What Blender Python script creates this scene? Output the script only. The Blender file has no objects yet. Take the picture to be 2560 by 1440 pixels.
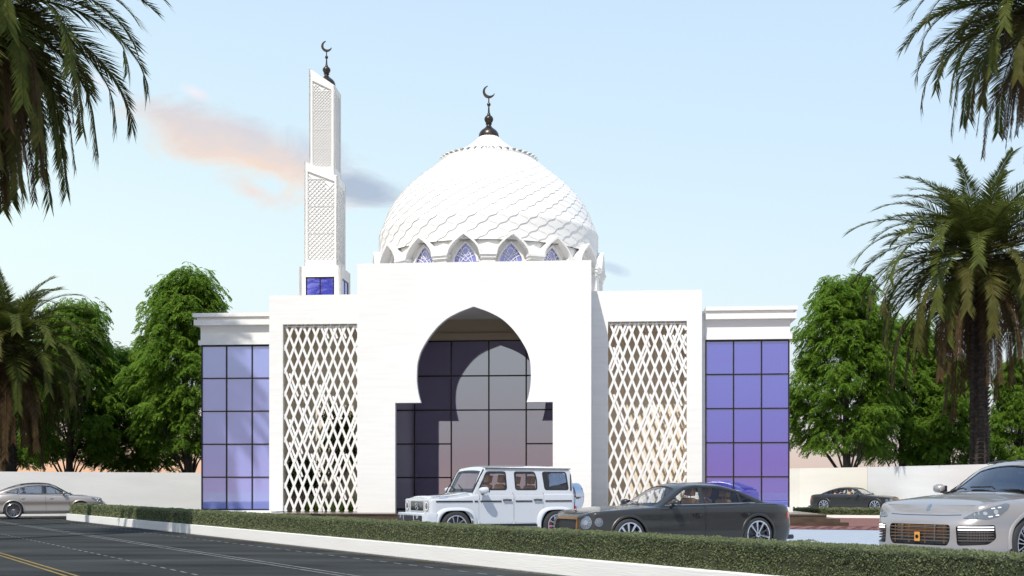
import bpy, bmesh, math, random
from mathutils import Vector, Matrix, noise
from mathutils.geometry import delaunay_2d_cdt
R = math.radians
scene = bpy.context.scene
col = scene.collection
F, HOR, EYE = 2800.0, 1222.0, 1.38          # focal length and horizon in photo pixels, eye height in metres
PHI = R(4.49)
OX, OY = -1.56, 46.0                         # portal front, middle, in world metres
cP, sP = math.cos(PHI), math.sin(PHI)

# ------------------------------------------------------------------ helpers
def tag(o, label=None, cat=None, group=None, kind=None):
    if label: o['label'] = label
    if cat: o['category'] = cat
    if group: o['group'] = group
    if kind: o['kind'] = kind
    return o
def empty(name, loc=(0,0,0), rz=0, label=None, cat=None, group=None, parent=None, scale=1):
    o = bpy.data.objects.new(name, None); col.objects.link(o)
    o.location = loc; o.rotation_euler = (0,0,rz); o.scale = (scale,)*3
    o.empty_display_size = .2
    if parent: o.parent = parent
    return tag(o, label, cat, group)
def copy_tree(o, parent=None):
    c = o.copy(); col.objects.link(c); c.parent = parent
    for ch in list(o.children): copy_tree(ch, c)
    return c
class MB:
    def __init__(s): s.v=[]; s.f=[]; s.m=[]
    def add(s, vs, fs, mi=0):
        b=len(s.v); s.v+= [tuple(p) for p in vs]; s.f+=[tuple(b+i for i in f) for f in fs]; s.m+=[mi]*len(fs); return s
    def box(s, x0,x1,y0,y1,z0,z1, mi=0, T=None):
        vs=[Vector((x,y,z)) for x in (x0,x1) for y in (y0,y1) for z in (z0,z1)]
        if T: vs=[T@v for v in vs]
        return s.add(vs,[(0,1,3,2),(4,6,7,5),(0,4,5,1),(2,3,7,6),(0,2,6,4),(1,5,7,3)],mi)
    def lathe(s, prof, n=24, c=(0,0,0), axis='z', mi=0, closed=False, a0=0, a1=2*math.pi):
        full=abs(a1-a0-2*math.pi)<1e-6; k=n if full else n+1; vs=[]
        for i in range(k):
            a=a0+(a1-a0)*i/n; ca,sa=math.cos(a),math.sin(a)
            for r,z in prof:
                p=(r*ca,r*sa,z) if axis=='z' else ((r*ca,z,r*sa) if axis=='y' else (z,r*ca,r*sa))
                vs.append((p[0]+c[0],p[1]+c[1],p[2]+c[2]))
        m=len(prof); fs=[]
        for i in range(n):
            j=(i+1)%k
            for q in range(m-1+(1 if closed else 0)):
                q2=(q+1)%m; fs.append((i*m+q,j*m+q,j*m+q2,i*m+q2))
        return s.add(vs,fs,mi)
    def tube(s, pts, rad, n=8, mi=0, cap=True):
        pts=[Vector(p) for p in pts]
        if not hasattr(rad,'__len__'): rad=[rad]*len(pts)
        vs=[]; u=None
        for i,p in enumerate(pts):
            d=(pts[min(i+1,len(pts)-1)]-pts[max(i-1,0)]).normalized()
            if u is None: u=d.orthogonal().normalized()
            u=(u-d*u.dot(d)).normalized(); w=d.cross(u)
            for k in range(n):
                a=2*math.pi*k/n; vs.append(p+(u*math.cos(a)+w*math.sin(a))*rad[i])
        fs=[(i*n+k,i*n+(k+1)%n,(i+1)*n+(k+1)%n,(i+1)*n+k) for i in range(len(pts)-1) for k in range(n)]
        if cap: fs+= [tuple(range(n))[::-1], tuple((len(pts)-1)*n+k for k in range(n))]
        return s.add(vs,fs,mi)
    def bar(s, p, q, w, d, up=(0,0,1), mi=0):
        p,q=Vector(p),Vector(q); t=(q-p).normalized(); a=t.cross(Vector(up)).normalized(); b=a.cross(t)
        vs=[e+a*i*w/2+b*j*d/2 for e in (p,q) for i,j in ((-1,-1),(1,-1),(1,1),(-1,1))]
        return s.add(vs,[(0,1,2,3),(7,6,5,4),(0,4,5,1),(1,5,6,2),(2,6,7,3),(3,7,4,0)],mi)
    def prism(s, poly, y0, y1, holes=(), mi=0):            # poly in (x,z), thickness along y
        tri,pts=cdt(poly,holes)
        n=len(pts)
        vs=[(x,y0,z) for x,z in pts]+[(x,y1,z) for x,z in pts]
        fs=[(a,b,c) for a,b,c in tri]+[(c+n,b+n,a+n) for a,b,c in tri]
        s.add(vs,fs,mi)
        for lp in [poly]+list(holes):
            k=len(lp); vs=[(x,y0,z) for x,z in lp]+[(x,y1,z) for x,z in lp]
            s.add(vs,[(i,i+k,(i+1)%k+k,(i+1)%k) for i in range(k)],mi)
        return s
    def build(s, name, mats, parent=None, smooth=False, merge=0, recalc=True, angle=None):
        me=bpy.data.meshes.new(name); me.from_pydata(s.v,[],s.f)
        if not isinstance(mats,(list,tuple)): mats=[mats]
        for m in mats: me.materials.append(m)
        if len(mats)>1: me.polygons.foreach_set('material_index',s.m)
        if merge or recalc:
            bm=bmesh.new(); bm.from_mesh(me)
            if merge: bmesh.ops.remove_doubles(bm,verts=bm.verts,dist=merge)
            if recalc: bmesh.ops.recalc_face_normals(bm,faces=bm.faces)
            bm.to_mesh(me); bm.free()
        if smooth:
            me.shade_smooth()
            if angle: me.set_sharp_from_angle(angle=R(angle))
        me.update()
        o=bpy.data.objects.new(name,me); col.objects.link(o)
        if parent: o.parent=parent
        return o
def bevel(o, w=.02, seg=2):
    m=o.modifiers.new('bevel','BEVEL'); m.width=w; m.segments=seg; m.limit_method='ANGLE'; m.angle_limit=R(40); return o
def inpoly(x,y,poly):
    c=False; n=len(poly); j=n-1
    for i in range(n):
        xi,yi=poly[i]; xj,yj=poly[j]
        if (yi>y)!=(yj>y) and x<(xj-xi)*(y-yi)/(yj-yi)+xi: c=not c
        j=i
    return c
def cdt(outer, holes=(), extra=()):
    vs=[]; es=[]
    for lp in [outer]+list(holes):
        b=len(vs); k=len(lp); vs+=[Vector((p[0],p[1])) for p in lp]; es+=[(b+i,b+(i+1)%k) for i in range(k)]
    vs+=[Vector(p) for p in extra]
    ov,oe,of,_,_,_=delaunay_2d_cdt(vs,es,[],0,1e-6)
    tri=[]
    for f in of:
        cx=sum(ov[i][0] for i in f)/3; cy=sum(ov[i][1] for i in f)/3
        if inpoly(cx,cy,outer) and not any(inpoly(cx,cy,h) for h in holes): tri.append(tuple(f))
    return tri,[(v[0],v[1]) for v in ov]
def dens(lp, st, closed=True):
    out=[]; n=len(lp)
    for i in range(n if closed else n-1):
        a=lp[i]; b=lp[(i+1)%n]; k=max(1,int(math.ceil(math.dist(a,b)/st)))
        out+=[(a[0]+(b[0]-a[0])*q/k,a[1]+(b[1]-a[1])*q/k) for q in range(k)]
    if not closed: out.append(lp[-1])
    return out
def rnd(lp, r, n=4):                                        # round the corners of a polygon
    out=[]; k=len(lp)
    for i in range(k):
        p=Vector(lp[i]); a=Vector(lp[i-1])-p; b=Vector(lp[(i+1)%k])-p
        ra=min(r,a.length*.45,b.length*.45); A=p+a.normalized()*ra; B=p+b.normalized()*ra
        for q in range(n+1):
            t=q/n; out.append(tuple(A*(1-t)**2+p*2*t*(1-t)+B*t*t))
    return out
def shrink(lp, d):                                          # move every edge of a polygon inwards by d
    k=len(lp); area=sum(lp[i-1][0]*lp[i][1]-lp[i][0]*lp[i-1][1] for i in range(k)); sg=1 if area>0 else -1; out=[]
    for i in range(k):
        p=Vector(lp[i]); a=(p-Vector(lp[i-1])).normalized(); b=(Vector(lp[(i+1)%k])-p).normalized()
        na=Vector((-a.y,a.x))*sg; nb=Vector((-b.y,b.x))*sg; m=(na+nb)
        if m.length<1e-6: m=na.copy()
        m.normalize(); out.append(tuple(p+m*(d/max(.4,m.dot(na)))))
    return out
def surf(mb, func, outer, holes=(), st=.06, extra=(), mi=0):
    o=dens(outer,st); hs=[dens(h,st) for h in holes]
    xs=[p[0] for p in o]; ys=[p[1] for p in o]; g=[]
    nx=int((max(xs)-min(xs))/st)+1; ny=int((max(ys)-min(ys))/st)+1
    def ok(x,y): return inpoly(x,y,o) and not any(inpoly(x,y,h) for h in hs)
    for i in range(nx+1):
        for j in range(ny+1):
            x=min(xs)+(i+.5*(j%2))*st; y=min(ys)+j*st
            if ok(x,y): g.append((x,y))
    g+=[p for p in extra if ok(*p)]
    tri,pts=cdt(o,hs,g)
    return mb.add([func(u,v) for u,v in pts],tri,mi)
def ribbon(mb, func, pts, w, st=.05, closed=False, mi=0):
    p=dens(pts,st,closed); n=len(p); vs=[]
    for i in range(n):
        a=Vector(p[i-1]) if (i>0 or closed) else Vector(p[0]); b=Vector(p[(i+1)%n]) if (i<n-1 or closed) else Vector(p[-1])
        d=(b-a).normalized(); nn=Vector((-d.y,d.x))*w/2; c=Vector(p[i])
        vs+=[func(*(c+nn)),func(*(c-nn))]
    fs=[(2*i,2*i+1,(2*i+3)%(2*n),(2*i+2)%(2*n)) for i in range(n if closed else n-1)]
    return mb.add(vs,fs,mi)
def pchip(pts):
    pts=sorted(pts); X=[p[0] for p in pts]; Y=[p[1] for p in pts]; n=len(X)
    h=[X[i+1]-X[i] for i in range(n-1)]; d=[(Y[i+1]-Y[i])/h[i] for i in range(n-1)]; m=[0]*n
    m[0]=d[0]; m[-1]=d[-1]
    for i in range(1,n-1):
        if d[i-1]*d[i]>0:
            w1=2*h[i]+h[i-1]; w2=h[i]+2*h[i-1]; m[i]=(w1+w2)/(w1/d[i-1]+w2/d[i])
    def f(x):
        if x<=X[0]: return Y[0]
        if x>=X[-1]: return Y[-1]
        lo,hi=0,n-1
        while hi-lo>1:
            k=(lo+hi)//2
            if X[k]<=x: lo=k
            else: hi=k
        t=(x-X[lo])/h[lo]; a=2*t**3-3*t*t+1; b=t**3-2*t*t+t
        return a*Y[lo]+b*h[lo]*m[lo]+(1-a)*Y[lo+1]+(t**3-t*t)*h[lo]*m[lo+1]
    return f

# ------------------------------------------------------------------ materials
MATS={}
def principled(name, colr, rough=.6, metal=0, coat=0, spec=.5, trans=0, var=None, bump=None, emis=None):
    m=bpy.data.materials.new(name); m.use_nodes=True; nt=m.node_tree; b=nt.nodes['Principled BSDF']
    b.inputs['Base Color'].default_value=(*colr,1); b.inputs['Roughness'].default_value=rough; b.inputs['Metallic'].default_value=metal
    b.inputs['Coat Weight'].default_value=coat; b.inputs['Coat Roughness'].default_value=.03; b.inputs['Specular IOR Level'].default_value=spec
    b.inputs['Transmission Weight'].default_value=trans
    tc=nt.nodes.new('ShaderNodeTexCoord')
    if var:                                   # (scale vec, amount, second colour)
        sc,c2,lo,hi=var
        mp=nt.nodes.new('ShaderNodeMapping'); mp.inputs['Scale'].default_value=sc; nt.links.new(tc.outputs['Object'],mp.inputs['Vector'])
        nz=nt.nodes.new('ShaderNodeTexNoise'); nz.inputs['Detail'].default_value=5; nz.inputs['Scale'].default_value=1; nt.links.new(mp.outputs[0],nz.inputs['Vector'])
        rp=nt.nodes.new('ShaderNodeValToRGB'); rp.color_ramp.elements[0].position=lo; rp.color_ramp.elements[1].position=hi
        rp.color_ramp.elements[0].color=(*colr,1); rp.color_ramp.elements[1].color=(*c2,1)
        nt.links.new(nz.outputs['Fac'],rp.inputs[0]); nt.links.new(rp.outputs[0],b.inputs['Base Color'])
    if bump:
        sc,st,ds=bump
        mp=nt.nodes.new('ShaderNodeMapping'); mp.inputs['Scale'].default_value=sc; nt.links.new(tc.outputs['Object'],mp.inputs['Vector'])
        nz=nt.nodes.new('ShaderNodeTexNoise'); nz.inputs['Detail'].default_value=4; nz.inputs['Scale'].default_value=1; nt.links.new(mp.outputs[0],nz.inputs['Vector'])
        bp=nt.nodes.new('ShaderNodeBump'); bp.inputs['Strength'].default_value=st; bp.inputs['Distance'].default_value=ds
        nt.links.new(nz.outputs['Fac'],bp.inputs['Height']); nt.links.new(bp.outputs[0],b.inputs['Normal'])
    if emis: b.inputs['Emission Color'].default_value=(*emis[0],1); b.inputs['Emission Strength'].default_value=emis[1]
    MATS[name]=m; return m
def leafmat(name, c1, c2, tr=.35, scale=1.5, tipc=None):
    m=bpy.data.materials.new(name); m.use_nodes=True; nt=m.node_tree; b=nt.nodes['Principled BSDF']; out=nt.nodes['Material Output']
    tc=nt.nodes.new('ShaderNodeTexCoord'); nz=nt.nodes.new('ShaderNodeTexNoise'); nz.inputs['Scale'].default_value=scale; nz.inputs['Detail'].default_value=6
    nz.inputs['Roughness'].default_value=.75
    nt.links.new(tc.outputs['Object'],nz.inputs['Vector'])
    rp=nt.nodes.new('ShaderNodeValToRGB'); rp.color_ramp.elements[0].position=.35; rp.color_ramp.elements[1].position=.65
    rp.color_ramp.elements[0].color=(*c1,1); rp.color_ramp.elements[1].color=(*c2,1)
    if tipc: e=rp.color_ramp.elements.new(.78); e.color=(*tipc,1)
    nt.links.new(nz.outputs['Fac'],rp.inputs[0]); nt.links.new(rp.outputs[0],b.inputs['Base Color'])
    b.inputs['Roughness'].default_value=.6; b.inputs['Specular IOR Level'].default_value=.12
    t=nt.nodes.new('ShaderNodeBsdfTranslucent'); nt.links.new(rp.outputs[0],t.inputs['Color'])
    mx=nt.nodes.new('ShaderNodeMixShader'); mx.inputs[0].default_value=tr
    nt.links.new(b.outputs[0],mx.inputs[1]); nt.links.new(t.outputs[0],mx.inputs[2]); nt.links.new(mx.outputs[0],out.inputs[0])
    MATS[name]=m; return m
def glassmat(name, tint, gloss, gcol=(.9,.9,1), diff=None, dfac=0, rough=0.0, ior=1.5):
    """pane: tinted see-through, a coated mirror share and an optional body colour"""
    m=bpy.data.materials.new(name); m.use_nodes=True; nt=m.node_tree; nt.nodes.remove(nt.nodes['Principled BSDF']); out=nt.nodes['Material Output']
    t=nt.nodes.new('ShaderNodeBsdfTransparent'); t.inputs[0].default_value=(*tint,1)
    g=nt.nodes.new('ShaderNodeBsdfGlossy'); g.inputs['Color'].default_value=(*gcol,1); g.inputs['Roughness'].default_value=rough
    lw=nt.nodes.new('ShaderNodeFresnel'); lw.inputs[0].default_value=ior
    mr=nt.nodes.new('ShaderNodeMapRange'); mr.inputs['To Min'].default_value=gloss; mr.inputs['To Max'].default_value=1.0
    nt.links.new(lw.outputs[0],mr.inputs['Value'])
    base=t
    if diff:
        d=nt.nodes.new('ShaderNodeBsdfDiffuse'); d.inputs[0].default_value=(*diff,1)
        m1=nt.nodes.new('ShaderNodeMixShader'); m1.inputs[0].default_value=dfac; nt.links.new(t.outputs[0],m1.inputs[1]); nt.links.new(d.outputs[0],m1.inputs[2]); base=m1
    mx=nt.nodes.new('ShaderNodeMixShader'); nt.links.new(mr.outputs[0],mx.inputs[0]); nt.links.new(base.outputs[0],mx.inputs[1]); nt.links.new(g.outputs[0],mx.inputs[2])
    nt.links.new(mx.outputs[0],out.inputs[0]); MATS[name]=m; return m
M=MATS
principled('white_render',(.82,.805,.77),.7,bump=((3,3,45),.35,.012),var=((.5,.5,6),(.77,.755,.72),.4,.75))
principled('white_stone',(.82,.80,.76),.55,bump=((4,4,4),.2,.01))
principled('white_screen',(.83,.81,.78),.5)
principled('garden_wall',(.82,.81,.78),.8,bump=((2,2,14),.3,.015),var=((.3,.3,1.5),(.75,.74,.71),.35,.7))
principled('sun_tinted_wall',(.82,.77,.67),.8,bump=((2,2,14),.3,.015),var=((.3,.3,1.5),(.77,.72,.62),.35,.7))  # garden wall again, warm sunlight on this stretch tinted into the colour
principled('niche_wall',(.86,.76,.61),.8,var=((.6,.6,3),(.88,.79,.65),.3,.7),bump=((2,2,30),.3,.01))
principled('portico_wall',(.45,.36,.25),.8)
principled('interior_white',(.65,.65,.66),.8)
principled('dark_frame',(.035,.030,.032),.35,metal=.6)
principled('bronze_dark',(.075,.062,.052),.35,metal=.7,var=((6,6,6),(.05,.04,.035),.4,.6))
principled('brown_marble',(.060,.038,.024),.2,var=((2,2,6),(.10,.068,.044),.35,.75))
principled('black_trim',(.02,.02,.021),.45)
principled('black_gloss',(.01,.01,.011),.08,coat=1)
principled('rubber',(.028,.028,.028),.8,bump=((60,60,60),.3,.003))
principled('chrome',(.75,.75,.77),.08,metal=1)
principled('satin_silver',(.55,.55,.57),.28,metal=1)
principled('dark_metal',(.10,.10,.11),.35,metal=.9)
principled('copper_trim',(.42,.19,.07),.25,metal=1)
principled('paint_white',(.56,.58,.61),.25,coat=1)
principled('paint_charcoal',(.034,.034,.032),.34,metal=.35,coat=.6)
principled('paint_silver',(.42,.385,.36),.36,metal=.55,coat=.8)
principled('leather_tan',(.95,.47,.17),.45)
principled('leather_black',(.03,.03,.032),.5)
principled('leather_cream',(.45,.40,.34),.5)
principled('caliper_red',(.45,.01,.008),.35,coat=.5)
principled('lamp_lens',(.55,.57,.60),.05,coat=1,metal=.6)
principled('lamp_smoke',(.13,.15,.17),.04,coat=1)
principled('lamp_white',(.9,.9,.9),.2,emis=((1,1,1),.9))
principled('tail_red',(.5,.02,.02),.15,coat=1)
principled('warm_slat',(.20,.165,.14),.35,metal=.7)
principled('orange_plate',(.65,.28,.05),.4)
principled('bark',(.085,.070,.055),.9,bump=((5,5,2),.8,.05),var=((3,3,1),(.05,.04,.032),.4,.6))
principled('palm_bark',(.06,.048,.038),.95,bump=((4,4,7),1,.06),var=((4,4,4),(.03,.024,.02),.4,.6))
principled('fruit_brown',(.06,.025,.015),.7)
leafmat('leaf_bright',(.105,.21,.024),(.23,.36,.05),.52,1.2)
leafmat('leaf_dark',(.016,.045,.012),(.035,.085,.02),.3,1.2)
leafmat('palm_green',(.056,.078,.016),(.125,.145,.030),.32,2.0,(.19,.15,.03))
leafmat('palm_olive',(.060,.068,.018),(.12,.11,.028),.30,2.0,(.28,.16,.03))
leafmat('palm_brown',(.060,.040,.018),(.105,.065,.028),.25,2.0)
leafmat('hedge_leaf',(.175,.205,.098),(.255,.28,.145),.38,3.5,(.19,.165,.07))
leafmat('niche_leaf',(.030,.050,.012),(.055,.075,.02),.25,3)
leafmat('grass_leaf',(.05,.11,.02),(.09,.16,.03),.3,4)
principled('hedge_core',(.03,.04,.017),.9)
glassmat('blue_glass',(.42,.42,.96),.33,gcol=(.82,.80,.90),diff=(.15,.15,.95),dfac=.46)
glassmat('blue_glass_brightened',(.35,.35,.92),.32,gcol=(.86,.86,.92),diff=(.40,.46,1.0),dfac=.68)  # same glass as the right wing, body colour lightened to offset palm shade
glassmat('portal_glass',(.14,.12,.36),.50,gcol=(.88,.87,.86),diff=(.22,.17,.62),dfac=.5)
glassmat('drum_glass',(.45,.45,.95),.25,diff=(.28,.28,.85),dfac=.7)
glassmat('car_glass',(.93,.95,.95),.02)
glassmat('car_glass_smoke',(.55,.60,.64),.12)
# ------------------------------------------------------------------ placing by bearing
def ground(px, D): return ((px-1280)/F*D, D)
def A(px, b):                               # facade coordinate a of a bearing on the plane at depth b
    t=(px-1280)/F; return (t*(OY+b*cP)-OX-b*sP)/(cP+t*sP)
def Zf(px, py, b):
    a=A(px,b); D=OY-a*sP+b*cP; return EYE+(HOR-py)/F*D

# ------------------------------------------------------------------ mosque
mosque=empty('mosque',(OX,OY,0),-PHI,'white mosque with pointed horseshoe portal, ribbed dome and blue glass wings','mosque')
PZ=.40
W0,W1=A(893,0),A(1478,0); ZP=Zf(1478,650,0)
ZR=9.55
ac=A(1184,0); s0=46/F
half=[(133,1006),(137.5,990),(142,965),(143.5,945),(142.5,915),(136,885),(122,857),(100,826),(72,799),(38,780),(0,766)]
fy=pchip([(p[1],p[0]) for p in half])
ys=[1006-i*(240/40) for i in range(41)]
L=[(ac-fy(y)*s0, EYE+(HOR-y)*s0) for y in ys]; Rr=[(ac+fy(y)*s0, EYE+(HOR-y)*s0) for y in ys[:-1]]
ox0,ox1=A(988,0),A(1382,0); zt=EYE+(HOR-1006)*s0
outer=[(W0,PZ),(ox0,PZ),(ox0,zt)]+L+Rr[::-1]+[(ox1,zt),(ox1,PZ),(W1,PZ),(W1,ZP),(W0,ZP)]
mb=MB(); mb.prism(outer,0,.28)
mb.box(W0,W0+.28,.28,6.3,PZ,ZP-.003); mb.box(W1-.28,W1,.28,6.3,PZ,ZP-.003)
mb.box(W0+.28,W1-.28,.28,6.3,ZR-.25,ZR)
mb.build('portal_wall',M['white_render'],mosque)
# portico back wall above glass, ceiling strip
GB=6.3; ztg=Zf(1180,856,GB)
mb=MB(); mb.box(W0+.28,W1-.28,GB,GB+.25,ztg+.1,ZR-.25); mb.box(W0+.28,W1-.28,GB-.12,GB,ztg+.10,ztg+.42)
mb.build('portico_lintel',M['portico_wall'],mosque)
def window(name, parent, a0,a1,b,z0,z1, mull, trans, gm, fw=.07, fd=.10, extra=None, label=None):
    w=empty(name,(0,0,0),0,None,None,None,parent)
    if label: w['label']=label
    g=MB().box(a0+.01,a1-.01,b+fd*.5-.01,b+fd*.5+.01,z0+.01,z1-.01).build('pane',gm,w)
    m=MB()
    m.box(a0,a1,b,b+fd,z0,z0+fw); m.box(a0,a1,b,b+fd,z1-fw,z1)
    m.box(a0,a0+fw,b+.002,b+fd-.002,z0+fw,z1-fw); m.box(a1-fw,a1,b+.002,b+fd-.002,z0+fw,z1-fw)
    for x,q0,q1 in mull: m.box(x-fw/2,x+fw/2,b+.004,b+fd-.004,q0+fw,q1-fw)
    for z,p0,p1 in trans: m.box(p0,p1,b+.008,b+fd-.008,z-fw/2,z+fw/2)
    m.build('frame',M['dark_frame'],w); return w
ga0,ga1=W0+.28,W1-.28
mx=[A(p,GB) for p in (940,1036.7,1128,1222,1315.4,1410)]
tz=[Zf(1184,p,GB) for p in (939.6,1025,1109.6,1193.8)]
window('portal_window',mosque,ga0,ga1,GB,PZ,ztg+.1,[(x,PZ,ztg+.1) for x in mx if ga0+.2<x<ga1-.2],
   [(tz[0],ga0,ga1),(tz[1],ga0,ga1)]+[(tz[i],ga0,mx[2]) for i in (2,3)]+[(tz[i],mx[4],ga1) for i in (2,3)],M['portal_glass'],fw=.065)
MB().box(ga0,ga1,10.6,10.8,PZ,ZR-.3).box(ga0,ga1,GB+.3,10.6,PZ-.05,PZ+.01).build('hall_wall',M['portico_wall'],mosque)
# side blocks
B1=2.0; B2=4.4
LB0=A(673,B1); RB1=A(1755,B1); ZB=Zf(1755,724,B1)
lo0=A(707,B1); lzt=Zf(707,811,B1); ro0,ro1=A(1520,B1),A(1717,B1); rzt=Zf(1620,803,B1)
mb=MB()
mb.prism([(LB0,PZ),(lo0,PZ),(lo0,lzt),(W0,lzt),(W0,ZB),(LB0,ZB)],B1,B1+.25)
mb.prism([(W1,PZ),(ro0,PZ),(ro0,rzt),(ro1,rzt),(ro1,PZ),(RB1,PZ),(RB1,ZB),(W1,ZB)],B1,B1+.25)
mb.box(LB0,LB0+.25,B1+.25,13,0,ZB-.003); mb.box(RB1-.25,RB1,B1+.25,13,0,ZB-.003)
mb.box(LB0+.25,RB1-.25,12.75,13,0,ZB-.004)
mb.box(LB0+.25,W0-.003,B1+.25,12.7,ZR-.35,ZR-.1); mb.box(W1+.003,RB1-.25,B1+.25,12.7,ZR-.35,ZR-.1); mb.box(W0+.1,W1-.1,GB+.3,12.7,ZR-.35,ZR-.101)
mb.build('side_wall',M['white_render'],mosque)
mb=MB(); mb.box(LB0+.25,W0-.003,B2,B2+.2,PZ,ZR-.36); mb.box(lo0-.2,lo0-.004,B1+.25,B2,PZ,lzt+.1); mb.box(lo0,W0-.004,B1+.25,B2,lzt+.02,lzt+.2)
mb.build('niche_wall',M['niche_wall'],mosque)
mb=MB(); mb.box(W1+.003,RB1-.25,B2,B2+.2,PZ,ZR-.36); mb.box(ro1+.004,ro1+.2,B1+.25,B2,PZ,rzt+.1); mb.box(ro0-.2,ro0-.004,B1+.25,B2,PZ,rzt+.1); mb.box(ro0,ro1,B1+.25,B2,rzt+.02,rzt+.2)
mb.build('niche_wall',M['niche_wall'],mosque)
# lattice screens
def clipline(x0,z0,dx,dz,xa,xb,za,zb):
    t0,t1=-1e9,1e9
    for p,d,lo,hi in ((x0,dx,xa,xb),(z0,dz,za,zb)):
        q0,q1=(lo-p)/d,(hi-p)/d
        if q0>q1: q0,q1=q1,q0
        t0=max(t0,q0); t1=min(t1,q1)
    return (t0,t1) if t1-t0>.02 else None
def lattice(xa,xb,za,zb,b,seed):
    rd=random.Random(seed); m=MB(); sl=2.6; p=.385; w=.098
    for fam,sg in enumerate((1,-1)):
        k=-60
        while k<90:
            off=k*p+ (0 if fam==0 else .09)
            c=clipline(off,0,1,sg*sl,xa-xa,xb-xa,0,zb-za)
            if c:
                m.bar((xa+off+c[0],b+fam*.012,za+sg*sl*c[0]),(xa+off+c[1],b+fam*.012,za+sg*sl*c[1]),w,.05,up=(0,1,0))
                # companion strips: short runs beside the main strip
                t=math.ceil(c[0]/(p/2))*p/2
                while t<c[1]:
                    ln=rd.choice((1,2,2,3))*p/2
                    if rd.random()<.38:
                        t1=min(c[1],t+ln); sh=.135
                        cc=clipline(off+sh,0,1,sg*sl,0,xb-xa,0,zb-za)
                        if cc:
                            q0,q1=max(t,cc[0]),min(t1,cc[1])
                            if q1-q0>.05: m.bar((xa+off+sh+q0,b+.006+fam*.012,za+sg*sl*q0),(xa+off+sh+q1,b+.006+fam*.012,za+sg*sl*q1),w*.85,.04,up=(0,1,0))
                    t+=ln+rd.choice((1,2,3))*p/2
            k+=1
    # hanging brackets and an edge bar
    x=xa+.15
    while x<xb-.1: m.box(x-.02,x+.02,b-.02,b+.02,zb,zb+.07); x+=.38
    m.box(xa,xb,b-.018,b+.03,zb-.03,zb)
    m.build('lattice_screen',M['white_screen'],mosque)
lattice(lo0+.03,W0-.01,PZ,lzt-.07,B1+.14,3)
lattice(ro0+.01,ro1-.02,PZ,rzt-.07,B1+.14,8)
# wings
BW=2.85
def wing(x0,x1,gx,gy_top,tr,left):
    a0,a1=A(gx[0],BW),A(gx[-1],BW); z0=.43; z1=7.75
    mull=[(A(p,BW),z0,z1) for p in gx[1:-1]]
    zs=[z0+(z1-z0)*k/5 for k in range(1,5)]
    window('wing_window',mosque,a0,a1,BW,z0,z1,mull,[(z,a0,a1) for z in zs],M['blue_glass_brightened' if left else 'blue_glass'],fw=.055)
    m=MB()
    e0,e1=(a0-.16,a1) if left else (a0,a1+.16)
    def band(z0_,z1_,out):
        l=a0-out if left else a0; r=a1 if left else a1+out
        m.box(l,r,BW-out,13,z0_,z1_)
    band(7.77,7.97,.10); band(7.973,8.62,.02); band(8.623,8.86,.25); band(8.863,8.98,.14); band(8.983,9.15,.29)
    m.box(a0,a1,BW-.02,13,.0,.425)
    if left: m.box(a0-.02,a0+.1,BW+.11,13,.43,7.765)
    else: m.box(a1-.1,a1+.02,BW+.11,13,.43,7.765)
    m.build('wing_cornice',M['white_stone'],mosque)
    if not left: MB().box(RB1+.003,a0-.003,BW+.0,BW+.2,0,9.0).build('wing_wall',M['white_render'],mosque)
    m=MB(); m.box(a0,a1,8.0,8.2,.43,7.76); m.box(a0+.02,a1-.02,BW+.2,8.0,.40,.44)
    for t in (.18,.55,.9): m.box(a0+(a1-a0)*t,a0+(a1-a0)*t+.16,5.5,5.7,.45,7.7)
    m.build('inner_wall',M['interior_white'],mosque)
    m=MB()
    xx=a0+.25
    for q in ((a1-.75,a1-.1),) if not left else ((a0+.15,a0+.75),):
        n=14
        vs=[];
        for i in range(n+1):
            x=q[0]+(q[1]-q[0])*i/n; y=BW+.45+.06*math.sin(i*1.9)
            vs+=[(x,y,.5),(x,y,7.6)]
        m.add(vs,[(2*i,2*i+2,2*i+3,2*i+1) for i in range(n)])
    cu=m.build('curtain',M['interior_white'],mosque,smooth=True)
    so=cu.modifiers.new('s','SOLIDIFY'); so.thickness=.01
wing(481,671,[503,566,630,694],862,None,True)
wing(1757,1987,[1763,1834,1904,1974],850,None,False)
# ---- dome and drum
DB=7.0; da=A(1222,DB); DD=OY-da*sP+DB*cP; k_=DD/F
dprof=[(600,271),(627,270),(585,264),(560,255),(535,244),(515,232),(494,215),(474,196),(457,177),(440,156),(424,137),(408,116)]
fr=pchip([(EYE+(HOR-y)*k_, r*k_) for y,r in dprof])
zD0=EYE+(HOR-640)*k_-.35; zD1=EYE+(HOR-408)*k_
N=36; nz=300
tt=[0]; zl=[zD0+(zD1-zD0)*j/nz for j in range(nz+1)]
for j in range(nz):
    ds=math.hypot(zl[j+1]-zl[j], fr(zl[j+1])-fr(zl[j])); tt.append(tt[-1]+ds/max(.4,(fr(zl[j])+fr(zl[j+1]))/2)*N/(2*math.pi)*1.5)
TM=tt[-1]
def zofT(T):
    T=max(0,min(TM,T)); lo,hi=0,nz
    while hi-lo>1:
        k=(lo+hi)//2
        if tt[k]<=T: lo=k
        else: hi=k
    return zl[lo]+(zl[hi]-zl[lo])*(T-tt[lo])/(tt[hi]-tt[lo])
dm=MB(); SS=6
def dpt(u,v,h):
    u2=u-.075*math.sin(2*math.pi*v); v2=v-.075*math.sin(2*math.pi*u)
    th=(u2+v2)/2; T=(u2-v2)/2; z=zofT(T); r0=fr(z); r=r0+h*min(1.2,r0/3.6); a=2*math.pi*th/N
    return (da+r*math.cos(a),DB+r*math.sin(a),z)
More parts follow.
